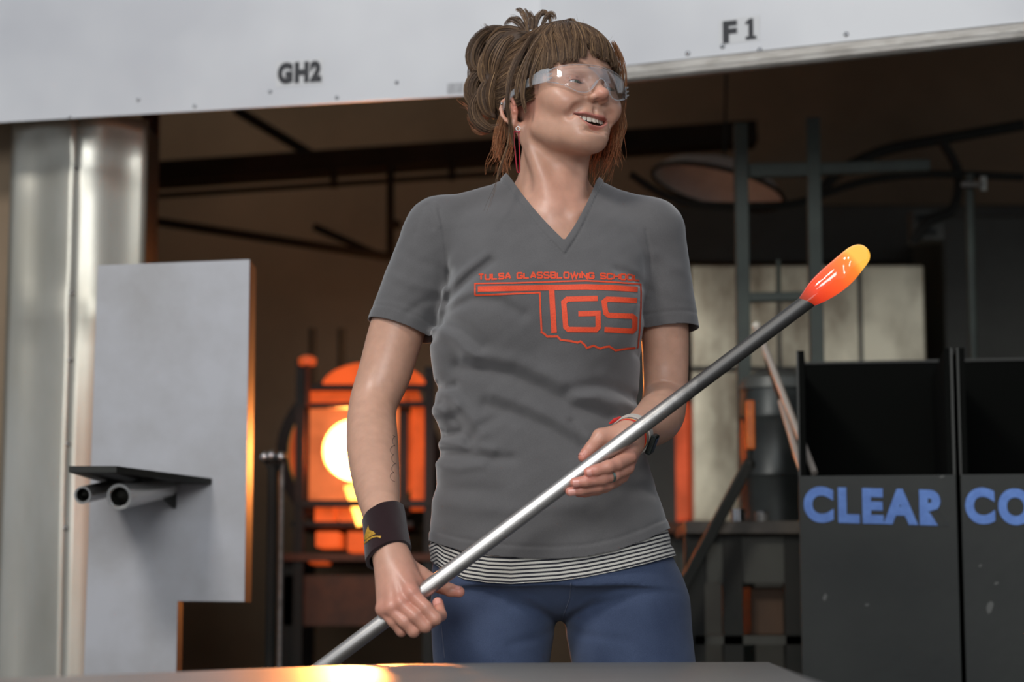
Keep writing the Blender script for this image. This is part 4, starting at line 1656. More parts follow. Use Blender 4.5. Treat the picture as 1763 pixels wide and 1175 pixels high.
# neckline in the picture (V) and its back
NKL, NKT, NKR = P(873, 298, 3.33), P(971.5, 414, 3.232), P(1027, 312, 3.33)
def neck_cut(x, y, z):
    """> 0 inside the neck opening"""
    tl = np.clip((x - NKT[0]) / (NKL[0] - NKT[0]), -1, 1.3)
    tr = np.clip((x - NKT[0]) / (NKR[0] - NKT[0]), -1, 1.3)
    t = np.maximum(tl, tr)
    bow = .010 * np.sin(np.clip(t, 0, 1) * math.pi)
    zf = NKT[2] + t * np.where(tl > tr, NKL[2] - NKT[2], NKR[2] - NKT[2]) - bow
    zb = max(NKL[2], NKR[2]) - .03 + 1.5 * np.maximum(np.abs(x - .062) - .055, 0)
    w = np.clip((y - 3.378) / .02, 0, 1)
    w = w * w * (3 - 2 * w)
    return (z - (zf * (1 - w) + zb * w)) * .75


SR0, SR1 = P(756, 398, 3.345), P(684, 578, 3.352)
SL0, SL1 = P(1120, 402, 3.345), P(1158, 596, 3.362)
def plane(p, n):
    n = np.array(n, float)
    n /= np.linalg.norm(n)
    return np.array(p), n
dR = SR1 - SR0
# the hems as seen: right arm (640,540)-(738,573), left arm (1110,562)-(1204,553)
e = P(738, 573, 3.33) - P(640, 540, 3.34)
nR = np.cross(e, (0, 1, 0.0)); nR *= np.sign(nR @ dR)
SRP = plane(P(690, 557, 3.3), nR + np.array([0, -.10, 0]) * np.linalg.norm(nR))
e = P(1204, 553, 3.35) - P(1110, 562, 3.35)
dL = SL1 - SL0
nL = np.cross(e, (0, 1, 0.0)); nL *= np.sign(nL @ dL)
SLP = plane(P(1157, 557.5, 3.31), nL + np.array([0, -.08, 0]) * np.linalg.norm(nL))


def sleeve_cut(v):
    """> 0 beyond the sleeve hems"""
    out = np.full(len(v), -1.0)
    for (c, n), a, b, r in ((SRP, SR0, SR1, .075), (SLP, SL0, SL1, .070)):
        ab = b - a
        t = np.clip((v - a) @ ab / (ab @ ab), 0, 1.4)
        d = np.linalg.norm(v - a - t[:, None] * ab, axis=1)
        h = (v - c) @ n
        out = np.where((d < r) & (h > -.05), np.maximum(out, h), out)
    return out


HEM = [(700, 918), (738, 932), (765, 941), (790, 948), (850, 958), (905, 962), (960, 963), (1010, 959), (1060, 949), (1110, 931), (1160, 907), (1200, 890)]
UHEM = [(700, 950), (735, 962), (765, 984), (800, 998), (840, 1004), (880, 1006), (960, 1001), (1010, 994), (1060, 984), (1110, 972), (1168, 956), (1210, 945)]
def hemline(H):
    xs, zs = [], []
    for a, b in H:
        u = min(abs(a - 950) / 215, 1)
        Y = 3.20 + .12 * u ** 3
        p = P(a, b, Y)
        xs.append(p[0])
        zs.append(p[2])
    return np.array(xs), np.array(zs)
HX, HZs = hemline(HEM)
UX, UZs = hemline(UHEM)


SHIRT = Field()
torso(SHIRT, 0.0, 302, 990)
SHIRT.add(Field.cone(SR0, SR1, .057, .0545), .013)
SHIRT.add(Field.cone(SL0, SL1, .055, .0475), .022)
# slack cloth at the waist side and over the hip
SHIRT.add(Field.ell(P(775, 700, 3.30), (.020, .05, .030)), .02)
SHIRT.add(Field.ell(P(772, 612, 3.31), (.022, .05, .05)), .03)


def shirt_folds(x, y, z, d):
    s = np.zeros_like(d)
    near = np.abs(d) < .03
    if not near.any():
        return s
    X, Y, Z = x[near], y[near], z[near]
    r = np.zeros_like(X)
    front = np.clip((3.345 - Y) / .05, 0, 1)
    for pl_, w, a in FOLDS_:
        r += a * gauss(polyd(pl_, X, Z), w) * front
    for pl_, w, a in SLV_:
        r += a * gauss(polyd(pl_, X, Z), w) * front
    # small irregular creases
    r += .0005 * np.sin(X * 61 + Z * 37 + 1.3 * np.sin(Z * 53)) * np.sin(Z * 44 - X * 23 + .7) + .0003 * np.sin(X * 140 - Z * 90 + 2 * np.sin(X * 40)) * np.sin(Z * 120 + X * 33)
    # ribbed collar stands proud; stitched hems
    nc = -neck_cut(X, Y, Z)
    col = np.clip((.0180 - nc) / .003, 0, 1) * np.clip((nc + .004) / .002, 0, 1)
    r += .0022 * col - .0016 * gauss(nc - .0190, .0030)
    hd = Z - np.interp(X, HX, HZs)
    r -= .0009 * gauss(hd - .018, .0028)
    r += .0009 * np.clip((.0175 - hd) / .004, 0, 1)
    for c, n in (SRP, SLP):
        h = -((X - c[0]) * n[0] + (Y - c[1]) * n[1] + (Z - c[2]) * n[2])
        side = (np.abs(X - c[0]) < .07)
        r -= .0009 * gauss(h - .020, .0028) * side
    s[near] = -r
    return s


SHIRT.disp(shirt_folds, (-.4, 2.9, .8), (.6, 3.6, 1.7))
sv, sq = SHIRT.mesh((-.32, 3.10, P(900, 985, CY)[2]), (.40, 3.50, 1.56), .0022)
cut = np.maximum(neck_cut(*sv.T), sleeve_cut(sv))
cut = np.maximum(cut, np.interp(sv[:, 0], HX, HZs) - sv[:, 2])
sv, sq, us = trim(sv, sq, cut)
sv = relax(sv, sq, 0)
shirt = quad_mesh('t_shirt', sv, sq, M_shirt, person)
shirt['label'] = 'grey V-neck T-shirt with orange print'
so = shirt.modifiers.new('thick', 'SOLIDIFY')
so.thickness = .0022
so.offset = -1
shirt_tree = BVHTree.FromPolygons([tuple(p) for p in sv], [tuple(int(i) for i in f) for f in sq])

# ---- striped undershirt
UND = Field()
UND.add(torso_prim(-.0035, P(900, 1030, CY)[2], P(900, 880, CY)[2]))


def under_folds(x, y, z, d):
    front = np.clip((3.36 - y) / .05, 0, 1)
    r = .0022 * np.sin(x * 30 + 1) * gauss(z - P(900, 975, FY)[2], .02)
    for p, w, a in (([(738, 940), (752, 955), (762, 985)], 7, 3.5), ([(768, 952), (776, 975), (790, 1000)], 5, -2.5), ([(1120, 935), (1150, 940), (1170, 930)], 6, -3)):
        r = r + a * .001 * gauss(polyd(L2(p, 3.25), x, z), w * 3.25 / FPX)
    return -r * front


UND.disp(under_folds, (-.4, 2.9, .7), (.6, 3.6, 1.2))
uv_, uq = UND.mesh((-.22, 3.14, P(900, 1028, CY)[2]), (.34, 3.50, P(900, 885, CY)[2]), .0026)
cut = np.maximum(np.interp(uv_[:, 0], UX, UZs) - uv_[:, 2], uv_[:, 2] - P(900, 893, CY)[2])
uv_, uq, us = trim(uv_, uq, cut)
hd = uv_[:, 2] - np.interp(uv_[:, 0], UX, UZs)
gx = P(752, 960, 3.27)[0]
hd = hd + .014 * np.clip((gx - uv_[:, 0]) / .012, 0, 1)             # the gathered side, stripes turn upward
M_stripe, mx = cloth('striped_jersey', srgb(205, 200, 190), srgb(190, 186, 178), 900, .85, .2)
def stripe_nodes(m, mx):
    N, Lk = m.node_tree.nodes, m.node_tree.links
    at = N.new('ShaderNodeAttribute')
    at.attribute_name = 'stripe'
    mo = N.new('ShaderNodeMath')
    mo.operation = 'FRACT'
    Lk.new(at.outputs['Fac'], mo.inputs[0])
    gt = N.new('ShaderNodeMath')
    gt.operation = 'GREATER_THAN'
    gt.inputs[1].default_value = .54
    Lk.new(mo.outputs[0], gt.inputs[0])
    m2 = N.new('ShaderNodeMix')
    m2.data_type = 'RGBA'
    m2.inputs[7].default_value = srgb(44, 44, 50)
    Lk.new(gt.outputs[0], m2.inputs[0])
    Lk.new(mx.outputs[2], m2.inputs[6])
    Lk.new(m2.outputs[2], N['Principled BSDF'].inputs['Base Color'])
stripe_nodes(M_stripe, mx)
un = quad_mesh('undershirt', uv_, uq, M_stripe, person, {'stripe': hd / .0060 + .3})
un['label'] = 'black and white striped undershirt showing below the T-shirt'
so = un.modifiers.new('thick', 'SOLIDIFY')
so.thickness = .002
so.offset = -1

# ---- jeans
JE = Field()
JE.add(torso_prim(-.0085, P(900, 1010, CY)[2], P(900, 930, CY)[2]), .0)
hipz = P(900, 1000, CY)[2]
KL, KR = (P(838, 1140, CY)[0] - .02, 3.34, .47), (P(1096, 1140, CY)[0] + .025, 3.33, .47)
JE.add(Field.ell((P(960, 1000, CY)[0], 3.33, hipz - .002), (.184, .106, .062)), .03)
JE.add(Field.cone(P(850, 1050, 3.332), P(846, 1150, 3.325), .1010, .0905), .012)
JE.add(Field.cone(P(846, 1150, 3.325), KL, .0905, .064), .0)
JE.add(Field.cone(KL, (KL[0] - .02, 3.38, .08), .064, .050), .0)
JE.add(Field.cone(P(1079, 1050, 3.332), P(1092, 1150, 3.325), .1010, .0962), .010)
JE.add(Field.cone(P(1092, 1150, 3.325), KR, .0962, .066), .0)
JE.add(Field.cone(KR, (KR[0] + .02, 3.37, .08), .066, .050), .0)


def jean_folds(x, y, z, d):
    r = np.zeros_like(d)
    near = np.abs(d) < .03
    X, Y, Z = x[near], y[near], z[near]
    front = np.clip((3.36 - Y) / .05, 0, 1)
    q = np.zeros_like(X)
    for p, w, a in (([(962, 1072), (930, 1052), (880, 1040)], 7, -2.2), ([(958, 1062), (920, 1036), (880, 1020)], 7, 1.6), ([(968, 1072), (1010, 1048), (1070, 1036)], 7, -2.2), ([(972, 1062), (1020, 1032), (1080, 1022)], 7, 1.6),
                    ([(985, 1005), (982, 1030), (968, 1066)], 2.2, -1.2), ([(990, 1005), (987, 1032), (975, 1066)], 2.2, 1.0), ([(965, 1080), (930, 1098), (880, 1110)], 8, -1.6), ([(968, 1080), (1010, 1095), (1080, 1104)], 8, -1.6),
                    ([(752, 1010), (756, 1080), (764, 1150)], 2.0, 1.0)):
        q += a * .001 * gauss(polyd(L2(p, 3.24), X, Z), w * 3.24 / FPX) * front
    q += .0012 * np.sin(X * 40 + Z * 25) * np.sin(Z * 33 - X * 20) * front
    r[near] = -q
    return r


JE.disp(jean_folds, (-.4, 2.9, .0), (.6, 3.7, 1.2))
jv, jq = JE.mesh((-.26, 3.14, .03), (.40, 3.52, P(900, 935, CY)[2]), .0035)
cutj = np.maximum(jv[:, 2] - P(900, 945, CY)[2], .07 - jv[:, 2])
jv, jq, us = trim(jv, jq, cutj)
jeans = quad_mesh('jeans', jv, jq, M_denim, person)
jeans['label'] = 'faded blue jeans'
so = jeans.modifiers.new('thick', 'SOLIDIFY')
so.thickness = .002
so.offset = -1
# stitched seams as raised thread
jt = BVHTree.FromPolygons([tuple(p) for p in jv], [tuple(int(i) for i in f) for f in jq])
M_thread = mat('jeans_thread', srgb(98, 104, 122), .8)
def on_surface(tree, px, py):
    d = Vector(ray(px, py)).normalized()
    h = tree.ray_cast(Vector((0, 0, CAMZ)), d)
    return h[0], h[1]
for line in ([(983, 1004), (981, 1030), (967, 1070)], [(757, 1012), (760, 1080), (766, 1138)]):
    pts = []
    for a, b in zip(line[:-1], line[1:]):
        for t in np.linspace(0, 1, 14)[:-1]:
            h, n = on_surface(jt, a[0] + (b[0] - a[0]) * t, a[1] + (b[1] - a[1]) * t)
            if h is not None:
                pts.append(h - Vector(ray(900, 600)) * .0006)
    MB().tube(pts, .0007, 6).build('seam_stitching', M_thread, jeans, True)

# ---- shoes
M_shoe = mat('black_leather', srgb(30, 30, 32), .5)
M_sole = mat('rubber_sole', srgb(60, 58, 55), .8)
for kx, s in ((KL[0] - .02, -1), (KR[0] + .02, 1)):
    SH = Field()
    c = np.array([kx, 3.36, 0])
    fwd = np.array([s * .04, -.19, 0])
    SH.add(Field.cone(c + [0, .03, .055], c + fwd * .55 + [0, 0, .05], .038, .040))
    SH.add(Field.cone(c + fwd * .55 + [0, 0, .045], c + fwd + [0, 0, .04], .040, .034), .02)
    SH.add(Field.cone(c + [0, .015, .06], c + [0, .02, .12], .040, .044), .02)
    v_, q_ = SH.mesh(c + [-.15, -.27, -.01], c + [.15, .12, .18], .005)
    v_[:, 2] = np.maximum(v_[:, 2], .012)
    sh = quad_mesh('shoe', v_, q_, M_shoe, person)
    so_ = MB()
    pts = []
    for i in range(24):
        a = 2 * math.pi * i / 24
        t = (1 - math.cos(a)) / 2
        w = .040 * math.sin(a) * (1.0 - .15 * math.cos(a))
        p = c + np.array([0, .068, 0]) + (fwd + np.array([0, -.105, 0])) * t
        pts.append((p[0] + w, p[1], 0))
    so_.prism(pts, (0, 0, .018)).build('sole', M_sole, sh)
# ------------------------------------------------------------------ hair
def hair_material(name='brown_hair', ramp=((74, 56, 44), (116, 90, 69), (146, 115, 86), (196, 158, 116)), thin=.3):
    m = bpy.data.materials.new(name)
    m.use_nodes = True
    N, Lk = m.node_tree.nodes, m.node_tree.links
    b = N['Principled BSDF']
    g = N.new('ShaderNodeNewGeometry')
    cr = N.new('ShaderNodeValToRGB')
    e = cr.color_ramp.elements
    e[0].position, e[0].color = 0.0, srgb(*ramp[0])
    e[1].position, e[1].color = 1.0, srgb(*ramp[3])
    q = e.new(.5)
    q.color = srgb(*ramp[1])
    q = e.new(.85)
    q.color = srgb(*ramp[2])
    Lk.new(g.outputs['Random Per Island'], cr.inputs['Fac'])
    Lk.new(cr.outputs['Color'], b.inputs['Base Color'])
    b.inputs['Roughness'].default_value = .38
    b.inputs['Specular IOR Level'].default_value = .5
    b.inputs['Transmission Weight'].default_value = 0.0
    # thin hairs let some light through
    tr = N.new('ShaderNodeBsdfTranslucent')
    Lk.new(cr.outputs['Color'], tr.inputs['Color'])
    mx = N.new('ShaderNodeMixShader')
    mx.inputs[0].default_value = thin
    Lk.new(b.outputs[0], mx.inputs[1])
    Lk.new(tr.outputs[0], mx.inputs[2])
    Lk.new(mx.outputs[0], N['Material Output'].inputs['Surface'])
    return m


M_hair = hair_material()
M_copper = hair_material('coppery_hair_ends', ((132, 92, 66), (190, 136, 96), (208, 156, 112), (226, 186, 146)), .55)
M_hair_shade = mat('shaded_hair_mass', srgb(76, 59, 46), .6, 0, srgb(58, 45, 36), 60, 4, stretch=(1, 1, .3), spec=.3)  # darker than the strands: shade between hairs put into the colour
EC, ER = np.array([0, -.014, .050]), np.array([.0785, .1040, .0890])       # egg that the hair lies on
FCn, FRd = np.array([0, .030, .050]), np.array([.0600, .0545, .0555])


def lift(d, off):
    """radial point of the hair surface in unit direction(s) d, lifted by off"""
    d = np.atleast_2d(d)
    d = d / np.linalg.norm(d, axis=1)[:, None]
    t = 1 / np.sqrt(((d / ER) ** 2).sum(1))
    p = EC + d * (t[:, None] + np.reshape(off, (-1, 1)))
    return p


def egg(p, off):
    return lift(np.atleast_2d(p) - EC, off)


BPHI = np.radians([-100, -80, -66, -55, -40, -20, -14.5, -12, -8, -4, 2, 20, 36, 52, 70, 100])
BEND = np.array([.030, .032, .036, .041, .046, .050, .053, .070, .073, .060, .055, .056, .052, .040, .025, .02])


def fringe_end(phi):
    return np.interp(phi, BPHI, BEND)


def strands(name, S_, r0, r1, m, parent, sides=3):
    """S_: (n, k, 3) world paths -> one mesh of tapering hairs"""
    S_ = np.asarray(S_, float)
    n, k, _ = S_.shape
    t = np.gradient(S_, axis=1)
    t /= np.linalg.norm(t, axis=2)[..., None] + 1e-9
    ref = np.array([.3, -.8, .5])
    x = np.cross(t, ref)
    x /= np.linalg.norm(x, axis=2)[..., None] + 1e-9
    y = np.cross(t, x)
    u = np.linspace(0, 1, k)
    rad = (r0 + (r1 - r0) * u ** 2)[None, :, None]
    rings = []
    for i in range(sides):
        a = 2 * math.pi * i / sides
        rings.append(S_ + (x * math.cos(a) + y * math.sin(a)) * rad)
    V = np.stack(rings, 2).reshape(-1, 3)
    i, j, l = np.meshgrid(np.arange(n), np.arange(k - 1), np.arange(sides), indexing='ij')
    l2 = (l + 1) % sides
    b = i * k * sides
    q = np.stack([b + j * sides + l, b + j * sides + l2, b + (j + 1) * sides + l2, b + (j + 1) * sides + l], -1).reshape(-1, 4)
    return quad_mesh(name, V, q, m, parent)


# cap of hair lying on the skull, reaching down to the fringe
HC = Field()
HC.add(Field.ell(EC, ER - .0015))
HC.add(Field.ell((0, .030, .050), (.0600, .0530, .0570)), .012)


def cap_noise(x, y, z, d):
    return -.0005 * np.sin(np.arctan2(x, y) * 38 + z * 60) - .0004 * np.sin(np.arctan2(x, y) * 83 - z * 90)


HC.disp(cap_noise, (-.2, -.2, -.2), (.2, .2, .2))
cv, cq = HC.mesh((-.10, -.13, -.06), (.10, .11, .15), .0022)
phi = np.arctan2(cv[:, 0], cv[:, 1] - .0)
az = np.interp(cv[:, 2], [-.07, -.05, -.03, -.012, .012, .03, .05, .07, .09], [-.090, -.075, -.056, -.045, -.036, -.006, .014, .032, .05])
keep = np.maximum((cv[:, 2] - fringe_end(phi) - .002) - 1e3 * (np.abs(phi) > 1.20), (az - cv[:, 1]))
cv, cq, us = trim(cv, cq, -keep)
hair = quad_mesh('hair', np.array([hw(p) for p in cv]), cq, M_hair_shade, person)
hair['label'] = 'brown hair pinned up in a messy bun with a short fringe'
so = hair.modifiers.new('thick', 'SOLIDIFY')
so.thickness = .003

R_ = NR
# fringe: from the crown down over the forehead
n, k = 4300, 11
phi0 = np.radians(R_.uniform(-70, 66, n))
clump = np.round(phi0 / .09 + .25 * np.sin(phi0 * 40)) * .09
endphi = phi0 * .55 + clump * .45 + R_.normal(0, .012, n) - .03
S1 = np.zeros((n, k, 3))
endphi = endphi + .045 * np.sin(clump * 57.3) * (np.abs(clump) < 1.0)
ze = .0025 * np.sin(clump * 91.0) + fringe_end(endphi) + np.abs(R_.normal(0, .0050, n)) - .002
# on the egg of forehead + skull: take points by azimuth and height
def forehead_point(phi, z, off):
    """point of the hair surface at azimuth phi and height z"""
    zz1 = np.clip((z - EC[2]) / ER[2], -.999, .999)
    rr = np.sqrt(1 - zz1 ** 2)
    p1 = np.stack([EC[0] + ER[0] * rr * np.sin(phi), EC[1] + ER[1] * rr * np.cos(phi), z], -1)
    zz2 = np.clip((z - .050) / .0610, -.999, .999)
    r2 = np.sqrt(1 - zz2 ** 2)
    p2 = np.stack([.064 * r2 * np.sin(phi), .030 + .0575 * r2 * np.cos(phi), z], -1)
    u_ = np.stack([np.sin(phi), np.cos(phi)], -1)
    d1, d2 = (p1[..., :2] * u_).sum(-1), (p2[..., :2] * u_).sum(-1)
    w = np.clip((d2 - d1) / .012 + .5, 0, 1)
    w = (w * w * (3 - 2 * w))[..., None]
    p = p1 * (1 - w) + p2 * w
    nrm = np.stack([np.sin(phi), np.cos(phi), np.clip((z - .05) / .06, -.2, 1.2)], -1)
    nrm /= np.linalg.norm(nrm, axis=-1)[..., None]
    return p + nrm * off[..., None]
u = np.linspace(0, 1, k)
offs = R_.uniform(.0005, .0075, n)
z0 = R_.uniform(.112, .1375, n)
for i in range(k):
    t = u[i]
    zz_ = z0 * (1 - t ** 1.5) + ze * t ** 1.5
    ph = phi0 * (.62 + .38 * min(t * 2, 1)) * (1 - t) + endphi * t + .035 * np.sin(t * 4 + offs * 900) * t + .02 * np.sin(t * 7 + clump * 40)
    S1[:, i] = forehead_point(ph, zz_, offs + .0025 * math.sin(math.pi * t) + .0015 * t)
W1 = HO + HS * (S1 @ HR.T)
hs_ = strands('fringe', W1, .00038, .00018, M_hair, hair)
hs_['kind'] = 'stuff'

# swept back to the bun
n, k = 4300, 11
typ = R_.random(n)
st_ = np.zeros((n, 3))
sel = typ < .45                                      # from the temples, her right and left
a = R_.uniform(-1.50, -1.18, n)
st_[sel] = forehead_point(a[sel] * np.where(R_.random(sel.sum()) < .8, 1, -1), R_.uniform(.005, .10, sel.sum()), np.zeros(sel.sum()))
sel = (typ >= .45) & (typ < .9)                      # from the crown
st_[sel] = forehead_point(R_.uniform(-1.5, 1.5, sel.sum()), R_.uniform(.105, .1375, sel.sum()), np.zeros(sel.sum()))
sel = typ >= .9                                      # up from the nape and behind the ear
b = R_.uniform(-2.4, -1.85, sel.sum())
st_[sel] = forehead_point(b, R_.uniform(-.035, .02, sel.sum()), np.zeros(sel.sum()))
en = np.array([-.030, -.098, .072]) + (st_ - [0, .02, .06]) * [.12, 0, .30] + R_.normal(0, .004, (n, 3))
off = R_.uniform(.0005, .006, n)
S2 = np.zeros((n, k, 3))
for i, t in enumerate(np.linspace(0, 1, k)):
    p = st_ * (1 - t) + en * t
    p[:, 2] -= .006 * math.sin(math.pi * t)
    S2[:, i] = egg(p, off + .004 * t)
hs_ = strands('swept_back_hair', HO + HS * (S2 @ HR.T), .00036, .00030, M_hair, hair)
hs_['kind'] = 'stuff'


def lock(paths, pts, r, n, k=14, taper=.2, spread=1.0, frizz=.0):
    """n hairs following a guide (px, py, distance), gathered in a round lock"""
    g = np.array([P(*p) for p in pts])
    sp = np.array(spline(list(g), 6))
    m = len(sp)
    tt = np.gradient(sp, axis=0)
    tt /= np.linalg.norm(tt, axis=1)[:, None]
    xx = np.cross(tt, [.2, -1, .3])
    xx /= np.linalg.norm(xx, axis=1)[:, None]
    yy = np.cross(tt, xx)
    for _ in range(n):
        a, rad = R_.uniform(0, 6.283), math.sqrt(R_.random())
        s0, s1 = R_.uniform(0, .10), 1 - R_.uniform(0, .5 if frizz > .002 else .18)
        ph = R_.uniform(0, 6.28)
        u = np.linspace(s0, s1, k)
        idx = u * (m - 1)
        c = np.stack([np.interp(idx, np.arange(m), sp[:, q]) for q in range(3)], 1)
        X = np.stack([np.interp(idx, np.arange(m), xx[:, q]) for q in range(3)], 1)
        Y = np.stack([np.interp(idx, np.arange(m), yy[:, q]) for q in range(3)], 1)
        w = r * rad * (taper + (1 - taper) * np.sin(np.clip(u * 1.05, 0, 1) * math.pi) ** .6) * spread
        tw = a + .9 * u
        c = c + X * (np.cos(tw) * w)[:, None] + Y * (np.sin(tw) * w)[:, None]
        if frizz:
            c = c + X * (np.sin(u * 9 + ph) * frizz * u)[:, None] + Y * (np.cos(u * 7 + ph * 2) * frizz * u)[:, None] + R_.normal(0, frizz * .6, 3) * u[:, None]
        paths.append(c)


bun = []
BL = [([(872, 50, 3.36), (845, 54, 3.375), (824, 70, 3.385), (813, 95, 3.385), (818, 118, 3.38), (838, 120, 3.37)], .0125, 190),
      ([(884, 58, 3.345), (862, 64, 3.350), (846, 84, 3.352), (838, 108, 3.355), (842, 136, 3.36)], .0115, 170),
      ([(892, 60, 3.332), (872, 74, 3.332), (860, 98, 3.332), (853, 126, 3.338), (858, 148, 3.350)], .0100, 150),
      ([(862, 108, 3.365), (832, 122, 3.380), (813, 142, 3.385), (811, 166, 3.385), (826, 182, 3.380), (850, 176, 3.375)], .0120, 180),
      ([(850, 140, 3.372), (828, 160, 3.375), (816, 186, 3.380), (824, 210, 3.380), (844, 222, 3.375), (860, 214, 3.37)], .0110, 160),
      ([(845, 70, 3.40), (826, 100, 3.405), (820, 140, 3.405), (830, 180, 3.40)], .016, 160),
      ([(868, 90, 3.385), (850, 130, 3.39), (852, 175, 3.385), (862, 205, 3.375)], .016, 170),
      ([(900, 54, 3.34), (880, 52, 3.345), (858, 56, 3.355), (838, 74, 3.365)], .0085, 110),
      ([(880, 80, 3.338), (864, 104, 3.338), (852, 138, 3.342), (846, 172, 3.350), (850, 200, 3.36)], .0105, 170),
      ([(884, 96, 3.336), (872, 126, 3.338), (864, 160, 3.345), (866, 196, 3.355)], .0095, 150),
      ([(846, 80, 3.358), (834, 104, 3.36), (832, 130, 3.362), (842, 152, 3.36)], .010, 150),
      ([(912, 58, 3.325), (894, 62, 3.335), (874, 72, 3.342), (858, 90, 3.348)], .0105, 130),
      ([(908, 66, 3.318), (892, 76, 3.326), (876, 92, 3.332), (868, 116, 3.336)], .0095, 110),
      ([(836, 140, 3.358), (830, 164, 3.36), (838, 190, 3.362), (852, 202, 3.362)], .010, 140)]
for pts, r, n in BL:
    lock(bun, pts, r, n)
hs_ = strands('bun', np.array(bun), .00042, .00032, M_hair, hair)
hs_['kind'] = 'stuff'
# solid core of each bun loop, so that the bun is not see-through
bc = Field()
for pts, r, n in BL:
    g = spline([P(*p) for p in pts], 4)
    bc._push('u', *tube_prim([np.append(p, r * .60 * (.45 + .55 * math.sin(math.pi * min(max(i / (len(g) - 1), .12), .88)))) for i, p in enumerate(g)]), .003)
bc.add(Field.ell(P(850, 130, 3.385), (.022, .020, .050)), .01)
bc.add(Field.ell(P(890, 72, 3.352), (.022, .024, .018)), .01)
bc.add(Field.ell(P(872, 105, 3.365), (.022, .026, .040)), .015)
v_, q_ = bc.mesh(P(790, 240, 3.39) + [-.02, -.09, -.02], P(910, 40, 3.39) + [.02, .05, .03], .003)
quad_mesh('bun_core', v_, q_, M_hair_shade, hair)

tuft = []
for pts, r, n in (([(908, 58, 3.33), (894, 42, 3.335), (880, 34, 3.34), (868, 44, 3.34)], .0045, 50), ([(905, 56, 3.34), (888, 50, 3.345), (872, 48, 3.35), (858, 54, 3.355)], .004, 36), ([(910, 56, 3.33), (906, 36, 3.335), (898, 20, 3.34), (888, 16, 3.34)], .0042, 46),
                  ([(914, 52, 3.33), (912, 32, 3.33), (904, 14, 3.33)], .0032, 30), ([(918, 52, 3.325), (918, 32, 3.325), (910, 20, 3.325)], .0042, 40), ([(922, 50, 3.325), (926, 30, 3.325), (936, 21, 3.325), (946, 30, 3.325), (948, 42, 3.32)], .0050, 60),
                  ([(932, 48, 3.32), (940, 30, 3.32), (950, 24, 3.32), (957, 34, 3.32)], .0042, 44), ([(926, 52, 3.33), (920, 40, 3.33), (926, 28, 3.33), (934, 26, 3.33)], .0045, 40), ([(902, 58, 3.335), (900, 44, 3.34), (892, 32, 3.34), (876, 30, 3.34)], .004, 36)):
    lock(tuft, pts, r, n, 12, .25, 1.0, .0012)
hs_ = strands('crown_tuft', np.array(tuft), .0004, .0002, M_hair, hair)
hs_['kind'] = 'stuff'

loose = []
EY = float(hw((-.080, .01, 0))[1]) - .006
for pts, r, n, fz in (([(922, 52, 3.25), (900, 88, EY), (880, 130, EY), (874, 175, EY), (879, 215, EY + .01), (885, 255, EY + .02)], .0040, 46, .001),
                      ([(930, 60, 3.245), (912, 96, EY - .006), (902, 130, EY - .006), (899, 165, EY - .004), (906, 196, EY)], .0050, 60, .001),
                      ([(938, 70, 3.235), (924, 104, EY - .012), (915, 130, EY - .012), (914, 152, EY - .01)], .0045, 44, .0008),
                      ([(934, 58, 3.24), (908, 100, EY), (893, 140, EY), (888, 172, EY)], .0050, 56, .0008),
                      ([(915, 62, 3.26), (890, 100, EY + .004), (876, 140, EY + .004), (873, 168, EY + .01)], .0050, 50, .0008),
                      ([(878, 210, EY + .02), (874, 250, EY + .03), (862, 290, 3.26), (852, 322, 3.24), (834, 372, 3.225)], .003, 9, .003),
                      ([(856, 60, 3.36), (838, 44, 3.365), (826, 40, 3.37)], .004, 8, .003)):
    lock(loose, pts, r, n, 14, .5, 1.0, fz)
lo_s = strands('loose_strands', np.array(loose), .00036, .00020, M_hair, hair)
lo_s['kind'] = 'stuff'
ends = []
for pts, r, n, fz in (([(872, 190, 3.33), (862, 230, 3.34), (852, 270, 3.35), (838, 305, 3.36)], .012, 30, .006),
                      ([(862, 215, 3.36), (858, 245, 3.365), (868, 280, 3.36), (862, 312, 3.36)], .012, 30, .007),
                      ([(878, 225, 3.33), (880, 255, 3.34), (872, 285, 3.345), (880, 310, 3.345)], .008, 20, .004),
                      ([(845, 200, 3.38), (826, 200, 3.385), (806, 188, 3.39), (784, 174, 3.39)], .006, 26, .004),
                      ([(850, 222, 3.38), (830, 226, 3.385), (816, 214, 3.39), (804, 196, 3.39)], .006, 24, .004),
                      ([(1052, 70, 3.27), (1068, 110, 3.285), (1070, 160, 3.30), (1066, 210, 3.31), (1058, 262, 3.325), (1044, 316, 3.33)], .0085, 56, .004),
                      ([(1050, 110, 3.32), (1060, 170, 3.335), (1058, 220, 3.335), (1046, 270, 3.34), (1030, 316, 3.345)], .010, 56, .005),
                      ([(1062, 170, 3.31), (1072, 210, 3.31), (1066, 250, 3.315), (1070, 290, 3.32)], .006, 30, .005),
                      ([(1040, 220, 3.34), (1030, 260, 3.345), (1022, 290, 3.35), (1018, 322, 3.35)], .010, 40, .004)):
    lock(ends, pts, r, n, 14, .5, 1.0, fz)
lo_s = strands('coppery_strands', np.array(ends), .00036, .00020, M_copper, hair)
lo_s['kind'] = 'stuff'
# short flyaway hairs standing off the head
fly = []
for _ in range(46):
    ph, z = R_.uniform(-2.6, 1.0), R_.uniform(.03, .127)
    p = forehead_point(np.array([ph]), np.array([z]), np.array([.003]))[0]
    d = np.array([math.sin(ph) * .5, math.cos(ph) * .3 - .6, .5]) + R_.normal(0, .4, 3)
    d /= np.linalg.norm(d)
    c = R_.normal(0, .7, 3)
    L_ = R_.uniform(.006, .016)
    tt = np.linspace(0, 1, 8)
    fly.append([hw(p + d * L_ * t + c * L_ * t * t) for t in tt])
fl_ = strands('flyaway_hairs', np.array(fly), .00018, .00010, M_hair, hair)
fl_['kind'] = 'stuff'
